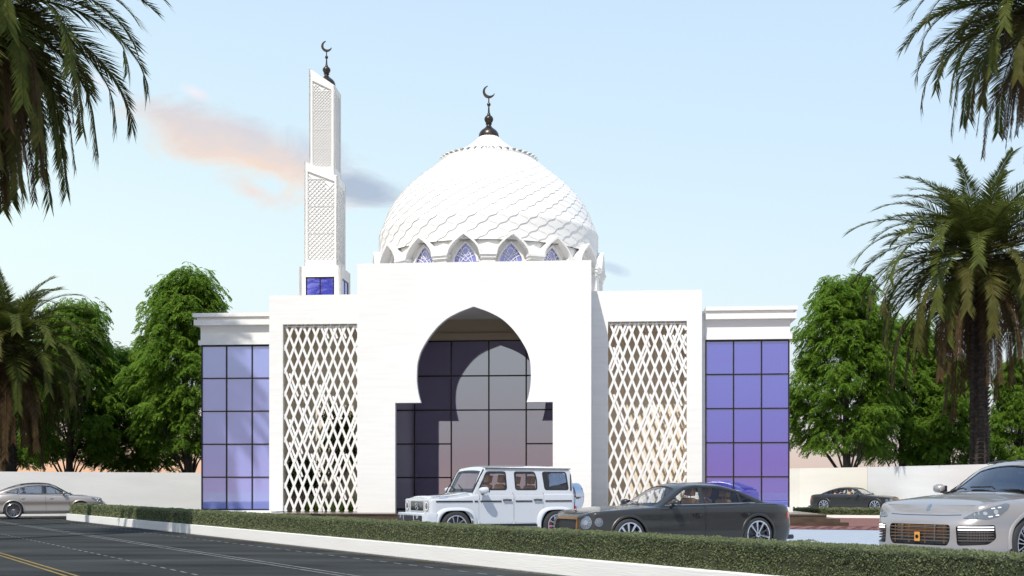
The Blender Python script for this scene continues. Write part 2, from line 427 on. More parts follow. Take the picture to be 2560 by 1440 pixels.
# one raised scale per lattice cell, thickest along its lower edges
for i in range(-4,2*N+60):
    for j in range(-60,2*N+8):
        th=(i+j+1)/2; T=(i-j)/2
        if not(-.6<T<TM+.6) or not(0<=th<N): continue
        vs=[]
        for p in range(SS+1):
            for q in range(SS+1):
                fu,fv=p/SS,q/SS; vs.append(dpt(i+fu,j+fv,.036*(fv*.72+(1-fu)*.28)+.010))
        rim=[(p,0) for p in range(SS)]+[(SS,q) for q in range(SS)]+[(p,SS) for p in range(SS,0,-1)]+[(0,q) for q in range(SS,0,-1)]
        k=len(vs); vs+=[dpt(i+p/SS,j+q/SS,-.03) for p,q in rim]
        fs=[(p*(SS+1)+q,(p+1)*(SS+1)+q,(p+1)*(SS+1)+q+1,p*(SS+1)+q+1) for p in range(SS) for q in range(SS)]
        n=len(rim); fs+=[(rim[m_][0]*(SS+1)+rim[m_][1],k+m_,k+(m_+1)%n,rim[(m_+1)%n][0]*(SS+1)+rim[(m_+1)%n][1]) for m_ in range(n)]
        dm.add(vs,fs)
nb=96; vs=[(da+fr(z)*.985*math.cos(2*math.pi*i/nb),DB+fr(z)*.985*math.sin(2*math.pi*i/nb),z) for z in zl[::10] for i in range(nb)]
dm.add(vs,[(j*nb+i,j*nb+(i+1)%nb,(j+1)*nb+(i+1)%nb,(j+1)*nb+i) for j in range(nz//10) for i in range(nb)])
dome=dm.build('dome',M['white_stone'],mosque,smooth=True,recalc=False,angle=32)
# ring of leaves and fluted cap
rc=116*k_; zc0=zD1-.02
mb=MB(); mb.lathe([(rc-.3,zc0-.1),(rc+.10,zc0-.06),(rc+.12,zc0+.02),(rc+.02,zc0+.06),(rc-.2,zc0+.10)],96,(da,DB,0))
for i in range(40):
    a=2*math.pi*i/40; T=Matrix.Translation((da,DB,0))@Matrix.Rotation(a,4,'Z')
    w=2*math.pi*rc/40*.47
    P=[(rc-.1,-w,zc0+.06),(rc+.10,-w*.8,zc0+.12),(rc+.15,0,zc0+.15),(rc+.10,w*.8,zc0+.12),(rc-.1,w,zc0+.06),(rc-.25,0,zc0+.24)]
    mb.add([T@Vector(p) for p in P],[(0,1,2,5),(5,2,3,4)])
mb.build('dome_ring',M['white_stone'],dome,smooth=True,angle=35)
capp=pchip([(EYE+(HOR-y)*k_,r*k_) for y,r in ((408,108),(395,88),(380,66),(365,46),(352,31),(345,25))])
vs=[];nn=192;m_=24; z0_,z1_=EYE+(HOR-408)*k_,EYE+(HOR-345)*k_
for j in range(m_+1):
    z=z0_+(z1_-z0_)*j/m_; r=capp(z)
    for i in range(nn):
        a=2*math.pi*i/nn; rr=r*(1+.035*abs(math.cos(a*12+ (z-z0_)*.8)))
        vs.append((da+rr*math.cos(a),DB+rr*math.sin(a),z))
MB().add(vs,[(j*nn+i,j*nn+(i+1)%nn,(j+1)*nn+(i+1)%nn,(j+1)*nn+i) for j in range(m_) for i in range(nn)]).build('dome_cap',M['white_stone'],dome,smooth=True,recalc=False,angle=30)
def finial(parent,cx,cy,zb,S,name='finial'):
    """onion, ball, stem and crescent; S = metres per photo pixel of the dome's finial"""
    m=MB(); P=[(0,0),(25,0),(25.5,5),(24,12),(20,18),(14,23),(9,27),(6.5,31),(5.5,34),(8,35.5),(8,37),(6,38),(9,41),(11.2,46),(11.2,50),(9,54),(5,57.5),(4,60),(4,62),(2.6,63),(1.8,80),(3,81),(4.6,83),(4.6,86),(3,88.5),(1.5,90),(1.5,102),(0,102)]
    m.lathe([(r*S,z*S) for r,z in P],32,(cx,cy,zb))
    f=m.build(name,M['bronze_dark'],parent,smooth=True,angle=40)
    m=MB(); R1=15.2;R2=13.2; C=(0,116); d=Vector((3.6,3.2))
    # crescent: outer circle minus shifted inner circle, open to the upper right
    pts=[];th0=R(52)
    a0=math.atan2(d.y,d.x)
    # intersection angles
    dl=d.length; ca=(R1*R1+dl*dl-R2*R2)/(2*R1*dl); ca=max(-1,min(1,ca)); al=math.acos(ca)
    cb=(R1*R1-dl*dl-R2*R2)/(2*R2*dl); be=math.acos(max(-1,min(1,cb)))
    n=36
    for i in range(n+1):
        a=a0+al+(2*math.pi-2*al)*i/n; pts.append((C[0]+R1*math.cos(a),C[1]+R1*math.sin(a)))
    for i in range(1,n):
        a=a0-be-(2*math.pi-2*be)*i/n; pts.append((C[0]+d.x+R2*math.cos(a),C[1]+d.y+R2*math.sin(a)))
    m.prism([(cx+x*S,zb+z*S) for x,z in pts],cy-.05,cy+.05)
    m.build('crescent',M['bronze_dark'],f if parent.name!='minaret' or True else f)
    return f
finial(dome,da,DB,z1_-.02,k_)
# drum with sixteen arched windows
rd_=5.02; zdb=ZR-.12; 
zgt=Zf(1166,606,1.9); zht=Zf(1166,580,1.6)-.02; zcap=Zf(1225,629,1.6)-.02
gw=.49                       # half width of the glazed opening
drum=MB()
def arch(hw,zsp,zap,n=14):
    """left half then right half of a pointed arch, from springing to apex"""
    pts=[]
    for i in range(n+1):
        t=(i/n)**1.7; x=-hw*(1-t) if i<n else 0; z=zsp+(zap-zsp)*(.86*t**.5+.14*t)
        pts.append((x,z))
    return pts+[(-x,z) for x,z in pts[-2::-1]]
bays=[]
for i in range(16):
    ang=-math.pi/2+R(5.4)+(i+.5)*2*math.pi/16
    T=Matrix.Translation((da,DB,0))@Matrix.Rotation(ang+math.pi/2,4,'Z')      # local: -y is outward
    bays.append(T)
hw_out=.77
for T in bays:
    # wall panel with opening, flat chord between piers
    ch=rd_*math.sin(math.pi/16)+.03
    op=[(-gw-.06,zdb+.4)]+[(-gw-.06,zcap-.05)]+arch(gw,zcap-.05,zgt)+[(gw+.06,zcap-.05),(gw+.06,zdb+.4)]
    op=[(-gw,zdb+.4)]+arch(gw,zcap-.05,zgt)+[(gw,zdb+.4)]
    s=MB(); s.prism([(-ch,zdb),(ch,zdb),(ch,zD0+.04),(-ch,zD0+.04)],-(rd_-.03),-(rd_-.2),[op])
    drum.add([T@Vector(v) for v in s.v],s.f)
drum.lathe([(rd_+.28,zdb),(rd_+.28,zdb+.22),(rd_+.1,zdb+.30),(rd_+.1,zdb+.38)],64,(da,DB,0))
drum.build('drum',M['white_stone'],mosque,recalc=True)
# piers between the windows
for i in range(16):
    ang=-math.pi/2+R(5.4)+i*2*math.pi/16
    T=Matrix.Translation((da,DB,0))@Matrix.Rotation(ang+math.pi/2,4,'Z'); s=MB(); r=rd_+.02
    s.box(-.24,.24,-(r+.30),-(r-.25),zdb+.3,zcap-.22)
    s.box(-.17,.17,-(r+.34),-(r+.299),zdb+.5,zcap-.42); 
    s.box(-.30,.30,-(r+.36),-(r-.25),zcap-.40,zcap-.34)
    s.box(-.33,.33,-(r+.42),-(r-.25),zcap-.22,zcap-.10); s.box(-.37,.37,-(r+.48),-(r-.25),zcap-.098,zcap)
    s.v=[tuple(T@Vector(v)) for v in s.v]
    s.build('pier',M['white_stone'],mosque)
for T in bays:
    w=empty('arched_window',(0,0,0),0,None,None,None,mosque); r=rd_
    oa=arch(hw_out,zcap-.02,zht+.06); ia=arch(hw_out-.085,zcap-.02,zht-.05)
    s=MB(); s.prism(oa+ia[::-1],-(r+.42),-(r-.25))                       # projecting hood
    ob=arch(gw+.10,zcap-.30,zgt+.10); ib=arch(gw,zcap-.30,zgt); s.prism(ob+ib[::-1],-(r+.04),-(r-.05))
    s.v=[tuple(T@Vector(v)) for v in s.v]; s.build('hood',M['white_stone'],w,smooth=True,angle=30)
    s=MB(); s.prism([(-gw,zdb+.4)]+arch(gw,zcap-.05,zgt)+[(gw,zdb+.4)],-(r-.09),-(r-.11)); s.v=[tuple(T@Vector(v)) for v in s.v]
    s.build('pane',M['drum_glass'],w)
    # tracery: crossing arcs
    s=MB(); yb=-(r-.07); zm=zcap-.32
    def arc(fn,n=14):
        pts=[fn(i/n) for i in range(n+1)]
        pts=[(x,yb,z) for x,z in pts if abs(x)<=gw+.01]
        if len(pts)>1: s.tube([T@Vector(p) for p in pts],.016,5)
    hgt=zgt-zm
    for sg in (-1,1):
        arc(lambda t: (sg*(-.24+ .24*math.sin(t*math.pi/2)*2.0) , zm+hgt*t))
        arc(lambda t: (sg*gw*(1-t)**.5*.62*math.cos(t*.4), zm+hgt*.80*t))
        arc(lambda t: (sg*gw*t, zm+.05+.28*math.sin(t*math.pi/2)))
        arc(lambda t: (sg*gw*(.15+.85*t), zm+hgt*(.35+.35*t)))
        arc(lambda t: (sg*gw*(.1+.9*t), zm-.5*t))
    s.box(-gw,gw,yb-.01,yb+.01,zm-.62,zm-.59) if False else None
    s.build('tracery',M['white_screen'],w)
# ---- minaret
MBb=6.0
ma0,ma1=A(748,MBb),A(852,MBb); mw=ma1-ma0; mc=(ma0+ma1)/2; bc=MBb+mw/2
mina=empty('minaret',tuple(mosque.matrix_basis@Vector((mc,bc,0))) if False else (OX+mc*cP+bc*sP, OY-mc*sP+bc*cP, 0),-PHI,'slender white minaret of stepped slanting tiers with crescent finial','minaret')
def mz(py,b): return Zf(800,py,b)
h0=mw/2
zt0=mz(665,MBb)
mb=MB()
wx0,wx1=-h0+.31,h0-.31; wz1=mz(692,MBb); wz0=ZR+.0
zlow=ZR-.6
for s_ in range(4):
    T=Matrix.Rotation(s_*math.pi/2,4,'Z'); q=MB(); q.prism([(-h0,zlow),(h0,zlow),(h0,zt0),(-h0,zt0)],-h0,-h0+.12,[[(wx0,wz0),(wx1,wz0),(wx1,wz1),(wx0,wz1)]])
    mb.add([T@Vector(v)*1 for v in q.v],q.f)
mb.box(-h0+.01,h0-.01,-h0+.01,h0-.01,zt0-.1,zt0-.002)
def tier(m,hw,z0,zl,zr,hd=None):
    hd=hd or hw
    vs=[(-hw,-hd,z0),(hw,-hd,z0),(hw,hd,z0),(-hw,hd,z0),(-hw,-hd,zl),(hw,-hd,zr),(hw,hd,zr),(-hw,hd,zl)]
    m.add(vs,[(0,1,5,4),(1,2,6,5),(2,3,7,6),(3,0,4,7),(4,5,6,7)])
b2=MBb+h0-mw*84/104/2; h2=mw*.5*84/104; h1=mw*.5*65/104; b1_=MBb+h0-h1
z2l,z2r=mz(402,b2),mz(441,b2); z1l,z1r=mz(169,b1_),mz(215,b1_)
mb.build('minaret_base',M['white_render'],mina)
def shell(hw,z0,zl,zr,pan):
    """a tier whose four sides have a recessed lattice panel; pan=(inset, zbottom, ztl, ztr)"""
    m=MB(); ins,zb_,ztl,ztr=pan
    sl=(zr-zl)/(2*hw)
    for s_,kind in ((0,'f'),(1,'r'),(2,'b'),(3,'l')):
        T=Matrix.Rotation(s_*math.pi/2,4,'Z'); q=MB()
        if kind=='f': P=[(-hw,z0),(hw,z0),(hw,zr),(-hw,zl)]; H=[(-hw+ins,zb_),(hw-ins,zb_),(hw-ins,ztr),(-hw+ins,ztl)]
        elif kind=='b': P=[(-hw,z0),(hw,z0),(hw,zl),(-hw,zr)]; H=[(-hw+ins,zb_),(hw-ins,zb_),(hw-ins,ztl),(-hw+ins,ztr)]
        elif kind=='r': P=[(-hw,z0),(hw,z0),(hw,zr),(-hw,zr)]; H=[(-hw+ins,zb_),(hw-ins,zb_),(hw-ins,ztr-.1),(-hw+ins,ztr-.1)]
        else: P=[(-hw,z0),(hw,z0),(hw,zl),(-hw,zl)]; H=[(-hw+ins,zb_),(hw-ins,zb_),(hw-ins,ztl),(-hw+ins,ztl)]
        q.prism(P,-hw,-hw+.07,[H]); q.add([(x,-hw+.075,z) for x,z in P],[(0,1,2,3)])
        m.add([T@Vector(v) for v in q.v],q.f)
    e=.005
    m.add([(-hw+e,-hw+e,zl-e),(hw-e,-hw+e,zr-e),(hw-e,hw-e,zr-e),(-hw+e,hw-e,zl-e)],[(0,1,2,3)])
    m.build('minaret_tier',M['white_render'],mina)
    # carved panels
    for s_ in (0,1):
        T=Matrix.Rotation(s_*math.pi/2,4,'Z'); q=MB()
        x0,x1=-hw+ins,hw-ins; c=(x1-x0)/3; y=-hw+.052
        def ztop(x): 
            f=(x-x0)/(x1-x0); return ztl+(ztr-ztl)*f if s_==0 else ztr-.1
        z=zb_; r_=0
        while z<max(ztl,ztr):
            for i in range(3):
                X=x0+i*c; Z=z
                segs=[((X,Z),(X+c,Z+c)),((X+c,Z),(X,Z+c)),((X+c/2,Z),(X+c,Z+c/2)),((X,Z+c/2),(X+c/2,Z+c)),((X+c/2,Z),(X,Z+c/2)),((X+c,Z+c/2),(X+c/2,Z+c))]
                if r_%3==0: segs.append(((X,Z),(X+c,Z)))
                for p,t in segs:
                    if max(p[1],t[1])<=min(ztop(p[0]),ztop(t[0]))-.01: q.bar((p[0],y,p[1]),(t[0],y,t[1]),.022,.03,up=(0,1,0))
            z+=c; r_+=1
        q.v=[tuple(T@Vector(v)) for v in q.v]
        q.build('carved_panel',M['white_screen'],mina)
shell(h2,zt0-.05,z2l,z2r,(h2*.20*1,mz(650,b2),mz(427,b2),mz(454,b2)))
shell(h1,z2r-.3,z1l,z1r,(h1*.27,mz(418,b1_),mz(201,b1_),mz(225,b1_)))
for s_ in (0,1):
    w=window('minaret_window',mina,wx0,wx1,-h0+.02,wz0,wz1,[(0,wz0,wz1)],[],M['blue_glass'],fw=.05,fd=.07); w.rotation_euler=(0,0,s_*math.pi/2)
MB().box(-h0+.5,h0-.5,-.1,.1,zlow,wz1+.1).build('inner_wall',M['interior_white'],mina)
finial(mina,.02,.2,mz(207,MBb+.8)-.05,.88*53/F)
# ---- terrace and its steps
ter=empty('terrace',(OX,OY,0),-PHI,'polished dark brown stone terrace with steps under the mosque','terrace')
tl=A(657,-2.2)
MB().prism([(0,0),(1,0),(1,1),(0,1)],0,1).v
m=MB(); m.box(tl,A(2005,3),-2.2,6.5,0,PZ); m.box(tl+.0,A(2005,3)+0,-2.23,-2.203,PZ-.05,PZ+.003)
m.build('upper_step',M['brown_marble'],ter)
m=MB(); m.box(A(900,-2.9),A(2040,2),-2.75,-2.232,0,.26); m.box(A(2005,3)+.003,A(2040,2),-2.2,5.5,0,.26); m.build('middle_step',M['brown_marble'],ter)
m=MB(); m.box(A(900,-2.9),A(2064,1),-3.3,-2.753,0,.13); m.box(A(2040,2)+.003,A(2064,1),-2.75,4.5,0,.13); m.build('lower_step',M['brown_marble'],ter)
m=MB(); x_=A(1974,2.2); m.box(x_-.35,x_+.1,2.0,2.6,PZ+.003,PZ+.2); 
o=m.build('stone_block',M['white_stone']); o.parent=None; o.location=(OX,OY,0); o.rotation_euler=(0,0,-PHI); tag(o,'small white stone block at the foot of the right glass wing','plinth')
# ------------------------------------------------------------------ ground, road, planter, hedge
RA=R(32.94)
def rp(L,s): return Vector((.8392*L-.5438*s, .5438*L+.8392*s, 0))
def sheet(name, pts, z, mat, kind='structure', th=0):
    m=MB(); m.add([(x,y,z) for x,y in pts],[tuple(range(len(pts)))]); o=m.build(name,mat,recalc=False)
    if o.data.polygons[0].normal.z<0: o.data.flip_normals()
    return tag(o,kind=kind)
def asphalt():
    m=bpy.data.materials.new('asphalt'); m.use_nodes=True; nt=m.node_tree; b=nt.nodes['Principled BSDF']; lk=nt.links.new
    tc=nt.nodes.new('ShaderNodeTexCoord'); mp=nt.nodes.new('ShaderNodeMapping'); mp.inputs['Rotation'].default_value=(0,0,R(15)); mp.inputs['Scale'].default_value=(.16,.75,1)
    n1=nt.nodes.new('ShaderNodeTexNoise'); n1.inputs['Scale'].default_value=1; n1.inputs['Detail'].default_value=6; n1.inputs['Roughness'].default_value=.6
    lk(tc.outputs['Object'],mp.inputs[0]); lk(mp.outputs[0],n1.inputs['Vector'])
    r=nt.nodes.new('ShaderNodeValToRGB'); r.color_ramp.elements[0].position=.35; r.color_ramp.elements[1].position=.68
    r.color_ramp.elements[0].color=(.017,.018,.0175,1); r.color_ramp.elements[1].color=(.056,.059,.058,1)
    lk(n1.outputs[0],r.inputs[0])
    n2=nt.nodes.new('ShaderNodeTexNoise'); n2.inputs['Scale'].default_value=55; n2.inputs['Detail'].default_value=3; lk(tc.outputs['Object'],n2.inputs['Vector'])
    mx=nt.nodes.new('ShaderNodeMix'); mx.data_type='RGBA'; mx.blend_type='OVERLAY'; mx.inputs[0].default_value=.35
    lk(r.outputs[0],mx.inputs['A']); lk(n2.outputs['Fac'],mx.inputs['B']); lk(mx.outputs['Result'],b.inputs['Base Color'])
    bp=nt.nodes.new('ShaderNodeBump'); bp.inputs['Strength'].default_value=.4; bp.inputs['Distance'].default_value=.006; lk(n2.outputs['Fac'],bp.inputs['Height']); lk(bp.outputs[0],b.inputs['Normal'])
    b.inputs['Roughness'].default_value=.88; b.inputs['Specular IOR Level'].default_value=.12
    return m
def paving(name,c1,c2,mort,sx,sy,ms=.012,rough=.7):
    m=bpy.data.materials.new(name); m.use_nodes=True; nt=m.node_tree; b=nt.nodes['Principled BSDF']; lk=nt.links.new
    tc=nt.nodes.new('ShaderNodeTexCoord'); br=nt.nodes.new('ShaderNodeTexBrick'); lk(tc.outputs['Object'],br.inputs['Vector'])
    br.inputs['Color1'].default_value=(*c1,1); br.inputs['Color2'].default_value=(*c2,1); br.inputs['Mortar'].default_value=(*mort,1)
    br.inputs['Scale'].default_value=1; br.inputs['Brick Width'].default_value=sx; br.inputs['Row Height'].default_value=sy; br.inputs['Mortar Size'].default_value=ms
    lk(br.outputs['Color'],b.inputs['Base Color']); b.inputs['Roughness'].default_value=rough; return m
principled('sand',(.36,.31,.24),.95,var=((.2,.2,1),(.30,.26,.2),.4,.6))
ASPH=asphalt()
sheet('ground',[(-900,-300),(900,-300),(900,900),(-900,900)],-.012,M['sand'])
sheet('road',[tuple(rp(-6,-70).xy),tuple(rp(10.36,-70).xy),tuple(rp(10.36,51.6).xy),tuple(rp(46,51.6).xy),tuple(rp(46,140).xy),tuple(rp(-6,140).xy)],-.004,ASPH)
sheet('courtyard',[tuple(rp(10.37,-60).xy),tuple(rp(70,-60).xy),tuple(rp(70,51.6).xy),tuple(rp(10.37,51.6).xy)],-.004,paving('pale_pavers',(.40,.44,.50),(.36,.40,.46),(.22,.24,.27),.3,.3))
RED=paving('red_pavers',(.25,.105,.085),(.20,.085,.07),(.11,.06,.05),.22,.11,.008)
def pt(px,D): return ground(px,D)
sheet('brick_path',[pt(1900,38.6),pt(2700,35.2),pt(2700,62),pt(1990,62),pt(1900,50)],.0,RED)
# scalloped border of the brick path
principled('border_red',(.13,.03,.028),.7)
m=MB(); a_=Vector(pt(1975,38.55)); b_=Vector(pt(2700,35.45)); d_=(b_-a_).normalized(); n_=Vector((-d_.y,d_.x)); ln=(b_-a_).length
def flat(pts,w):
    for i in range(len(pts)-1):
        p,q=Vector(pts[i]),Vector(pts[i+1]); t=(q-p).normalized(); nn=Vector((-t.y,t.x))*w/2
        m.add([(*(p+nn),.006),(*(q+nn),.006),(*(q-nn),.006),(*(p-nn),.006)],[(0,3,2,1)])
x=0
while x<ln:
    for r_ in (.40,.33):
        flat([a_+d_*(x+.40-r_*math.cos(math.pi*k/14))+n_*(10*r_*math.sin(math.pi*k/14)) for k in range(15)],.05)
    x+=.5
flat([a_,b_],.16)
tag(m.build('paving_border',M['border_red'],recalc=False),kind='structure')
# markings
principled('paint_road_white',(.23,.23,.23),.7,var=((5,5,1),(.09,.09,.09),.45,.68))
principled('paint_road_yellow',(.25,.165,.025),.7,var=((5,5,1),(.10,.08,.04),.5,.72))
def stripe(m,L,w,s0,s1,z=.0):
    m.add([(*rp(L-w/2,s0).xy,z),(*rp(L+w/2,s0).xy,z),(*rp(L+w/2,s1).xy,z),(*rp(L-w/2,s1).xy,z)],[(0,1,2,3)])
m=MB()
for L in (7.40,7.60): stripe(m,L,.045,-20,120)
for L in (5.53,9.50):
    s=-5
    while s<75: stripe(m,L,.045,s,s+.31); s+=.60
tag(m.build('white_road_marking',M['paint_road_white'],recalc=False),kind='structure')
m=MB()
for L in (3.72,3.87): stripe(m,L,.055,-20,120)
stripe(m,10.22,.035,14,90)
tag(m.build('yellow_road_marking',M['paint_road_yellow'],recalc=False),kind='structure')
# planter wall and clipped hedge
o=bevel(MB().box(0,.9,-66,0,0,.285).build('planter_wall',M['white_render']),.01,1)
o.location=rp(10.38,52.2); o.rotation_euler=(0,0,RA); tag(o,'long low white planter wall along the road with the clipped hedge on it','planter wall')
def hedge(name,L0,L1,s0,s1,z0,z1,label,near=True,dens_=1.0,frame=None,seed=1,size=.036):
    rd=random.Random(seed); m=MB(); lv=MB()
    T=frame
    e=.03
    # core
    nS=int((s1-s0)/.25); 
    def wob(s,k): return .03*noise.noise(Vector((s*1.3,k*3.1,seed)))+.02*noise.noise(Vector((s*4,k*5,seed)))
    prof=[(L0+e,z0),(L0+e,z0+(z1-z0)*.5),(L0+e+.02,z1-e-.03),(L0+e+.06,z1-e),(L1-e-.06,z1-e),(L1-e,z1-e-.04),(L1-e,z0)]
    vs=[]
    for i in range(nS+1):
        s=s0+e+(s1-s0-2*e)*i/nS
        for k,(l,z) in enumerate(prof): vs.append((l+wob(s,k),s,z+ (wob(s,k+9) if z>z0 else 0)))
    n=len(prof); m.add(vs,[(i*n+k,(i+1)*n+k,(i+1)*n+k+1,i*n+k+1) for i in range(nS) for k in range(n-1)]+[tuple(range(n)),tuple(nS*n+k for k in range(n))])
    def leaf(p,nrm,sz):
        d=Vector((rd.gauss(0,1),rd.gauss(0,1),rd.gauss(0,1)))+nrm*.9+Vector((0,0,.5)); d.normalize()
        u=d.cross(Vector((rd.gauss(0,1),rd.gauss(0,1),rd.gauss(0,1)))).normalized()
        a=p; b=p+d*sz*.55+u*sz*.28; c=p+d*sz; q=p+d*sz*.55-u*sz*.28
        lv.add([a,b,c,q],[(0,1,2,3)])
    s=s0
    while s<s1:
        W=T@Vector(((L0+L1)/2,s,0)); dist=max(10,math.hypot(W.x,W.y)); 
        sz=size*max(1,dist/22); den=dens_*1900*(22/max(22,dist))**2*(1.25 if dist<18 else 1)
        st=.25; nl=int(den*st*((z1-z0)+(L1-L0)*.9))
        for _ in range(nl):
            y=s+rd.random()*st; f=rd.random()*((z1-z0)+(L1-L0)*.9)
            cl=noise.noise(Vector((y*2.6,f*4,seed)))*.035+noise.noise(Vector((y*7,f*9,seed+5)))*.02
            if f<(z1-z0): p=Vector((L0+.02-cl,y,z0+f)); nr=Vector((-1,0,0)); 
            else: p=Vector((L0+.02+(f-(z1-z0))/.9,y,z1-.03+cl)); nr=Vector((0,0,1))
            leaf(p,nr,sz*rd.uniform(.7,1.3))
        s+=st
    for _ in range(int(dens_*500)):
        leaf(Vector((L0+rd.random()*(L1-L0),s1-.01,z0+rd.random()*(z1-z0))),Vector((0,1,0)),size*2)
        leaf(Vector((L0+rd.random()*(L1-L0),s0+.01,z0+rd.random()*(z1-z0))),Vector((0,-1,0)),size*2)
    r=empty(name,(0,0,0),0,label,'hedge'); r.matrix_world=T
    m.build('stems',M['hedge_core'],r); lv.build('foliage',M['hedge_leaf'],r,recalc=False)
    return r
RT=Matrix.Rotation(RA,4,'Z')
hedge('hedge',10.48,11.2,-4,51.9,.27,.70,'long clipped green hedge on the white planter wall beside the road',frame=RT,seed=3,size=.030,dens_=1.35)
# far planter with its hedge, right
q0,q1=Vector(pt(2045,53.6)),Vector(pt(2420,51.4)); dd=q1-q0; an=math.atan2(dd.y,dd.x)
o=MB().box(0,dd.length,0,.25,-.01,.13).build('far_kerb',M['white_stone']); o.location=(q0.x,q0.y,0); o.rotation_euler=(0,0,an); tag(o,'pale low kerb under the far hedge by the brick path','kerb')
FT=Matrix.Translation((q0.x,q0.y,0))@Matrix.Rotation(an-math.pi/2,4,'Z')
FT=Matrix.Translation((q0.x,q0.y,0))@Matrix.Rotation(an,4,'Z')@Matrix(((0,1,0,0),(1,0,0,0),(0,0,-1,0),(0,0,0,1))) if False else Matrix.Translation((q0.x,q0.y,0))@Matrix.Rotation(an-math.pi/2,4,'Z')
# local x must point away from the camera: use x = -L
def far_hedge():
    rd=random.Random(9); T=Matrix.Translation((q0.x,q0.y,0))@Matrix.Rotation(an,4,'Z'); lv=MB(); W=dd.length
    core=MB().box(-1.0,W,.3,1.9,0,.38).box(-2.2,-1.0,1.2,1.9,0,.38)
    for _ in range(9000):
        x=rd.uniform(-1.05,W); 
        if rd.random()<.5: p=Vector((x,.27,rd.uniform(.1,.42))); n=Vector((0,-1,0))
        else: p=Vector((x,rd.uniform(.27,1.9),.40)); n=Vector((0,0,1))
        if rd.random()<.1: p=Vector((rd.uniform(-2.2,-1.0),1.17,rd.uniform(.1,.42)))
        p+=Vector((0,0,.03*noise.noise(Vector((x*3,0,0)))))
        d=(Vector((rd.gauss(0,1),rd.gauss(0,1),rd.gauss(0,1)))+n).normalized(); u=d.orthogonal().normalized(); sz=rd.uniform(.06,.11)
        lv.add([p,p+d*sz*.5+u*sz*.3,p+d*sz,p+d*sz*.5-u*sz*.3],[(0,1,2,3)])
    r=empty('hedge',(0,0,0),0,'short clipped hedge in front of the distant dark saloon','hedge'); r.matrix_world=T
    core.build('stems',M['hedge_core'],r); lv.build('foliage',M['hedge_leaf'],r,recalc=False)
far_hedge()
# ------------------------------------------------------------------ perimeter walls
def wall(name,pts,h,mat,label,th=.3):
    m=MB()
    for i in range(len(pts)-1):
        p,q=Vector(pts[i]),Vector(pts[i+1]); d=(q-p).normalized(); n=Vector((-d.y,d.x)); 
        if n.y<0: n=-n
        P=[p,q,q+n*th,p+n*th]; vs=[(v.x,v.y,0) for v in P]+[(v.x,v.y,h) for v in P]
        m.add(vs,[(0,1,5,4),(1,2,6,5),(2,3,7,6),(3,0,4,7),(4,5,6,7)])
    o=m.build(name,mat); return tag(o,label,'wall')
wall('perimeter_wall',[(-34,52.3),(-15.2,60.6)],2.24,M['garden_wall'],'white rendered boundary wall left of the mosque')
wall('perimeter_wall',[(15.5,77.2),(18.5,72.0),(21.69,68.4)],2.70,M['sun_tinted_wall'],'boundary wall section next to the right glass wing, tinted for warm sunlight')
wall('perimeter_wall',[(21.70,68.36),(25.65,59.6),(31,47)],2.70,M['garden_wall'],'white boundary wall section under the big palm at right')
# ------------------------------------------------------------------ broadleaf trees
def tree_meshes(seed,H,R0,ntw=520,leaf=.17,base=.27,tipw=.35,trunk_h=.15,gap=.25,mat='leaf_bright'):
    rd=random.Random(seed); tr=MB(); lv=MB()
    def wid(f):                                           # crown half width by height share
        return R0*1.12*min(1,f*3.2+.50)*max(.05,(1-f))**.55
    lean=Vector((rd.uniform(-.04,.04),rd.uniform(-.03,.03),0))
    tp=[Vector((0,0,0))]
    for i in range(1,10): tp.append(Vector((lean.x*H*i/9+rd.uniform(-.12,.12),lean.y*H*i/9+rd.uniform(-.12,.12),H*.93*i/9)))
    tr.tube(tp,[.26*H/14*(1-.09*i)**1.1+.02 for i in range(10)],9)
    lobes=[]
    for i in range(74):
        f=base+(.97-base)*((i+rd.random())/74); k=min(8,int(f*.93*9/.93*1.0)); P=tp[min(9,max(1,int(f*9)))].copy(); P.z=f*H
        a=i*2.4+rd.uniform(-.5,.5); w=wid((f-base)/(1-base))
        rr=w*rd.uniform(.35,.85); c=P+Vector((math.cos(a)*rr,math.sin(a)*rr,rd.uniform(-.3,.3)))
        st=tp[min(9,max(1,int(f*9)-2))]
        if i%3: lobes.append((c,R0*rd.uniform(.22,.34))); continue
        mid=(st+c)/2+Vector((0,0,.25))
        tr.tube([st,mid,c],[.085*H/14,.05*H/14,.02],5)
        lobes.append((c,R0*rd.uniform(.22,.34)))
    for _ in range(ntw):
        c,r=rd.choice(lobes)
        d=Vector((rd.gauss(0,1),rd.gauss(0,1),rd.gauss(0,.8))).normalized(); p=c+d*r*(rd.random()**.45)
        if p.z<base*H*.9: continue
        out=Vector((p.x-lean.x*p.z,p.y-lean.y*p.z,0)); out=out.normalized() if out.length>.1 else Vector((1,0,0))
        for t in range(4):
            v=(out*.8+Vector((rd.gauss(0,.6),rd.gauss(0,.6),rd.uniform(-.1,.5)))).normalized(); q=p.copy(); L=rd.uniform(.40,.75)
            nseg=6
            for s in range(nseg):
                v=(v+Vector((0,0,-.26))).normalized(); q=q+v*L/nseg
                sd=v.cross(Vector((0,0,1))); sd=sd.normalized() if sd.length>.1 else Vector((1,0,0))
                for sg in (-1,1):
                    dl=(sd*sg*.8+v*.55+Vector((0,0,-.35+rd.uniform(-.2,.2)))).normalized(); ll=leaf*rd.uniform(.8,1.25)
                    wv=dl.cross(Vector((rd.uniform(-.4,.4),rd.uniform(-.4,.4),1))).normalized()*ll*.22
                    lv.add([q,q+dl*ll*.45+wv,q+dl*ll,q+dl*ll*.45-wv],[(0,1,2,3)])
    return tr,lv
def plant_tree(src,x,y,rz,sc,label,group,zs=1):
    t=copy_tree(src); t.location=(x,y,0); t.rotation_euler=(0,0,rz); t.scale=(sc,sc,sc*zs); t['label']=label; t['group']=group; return t
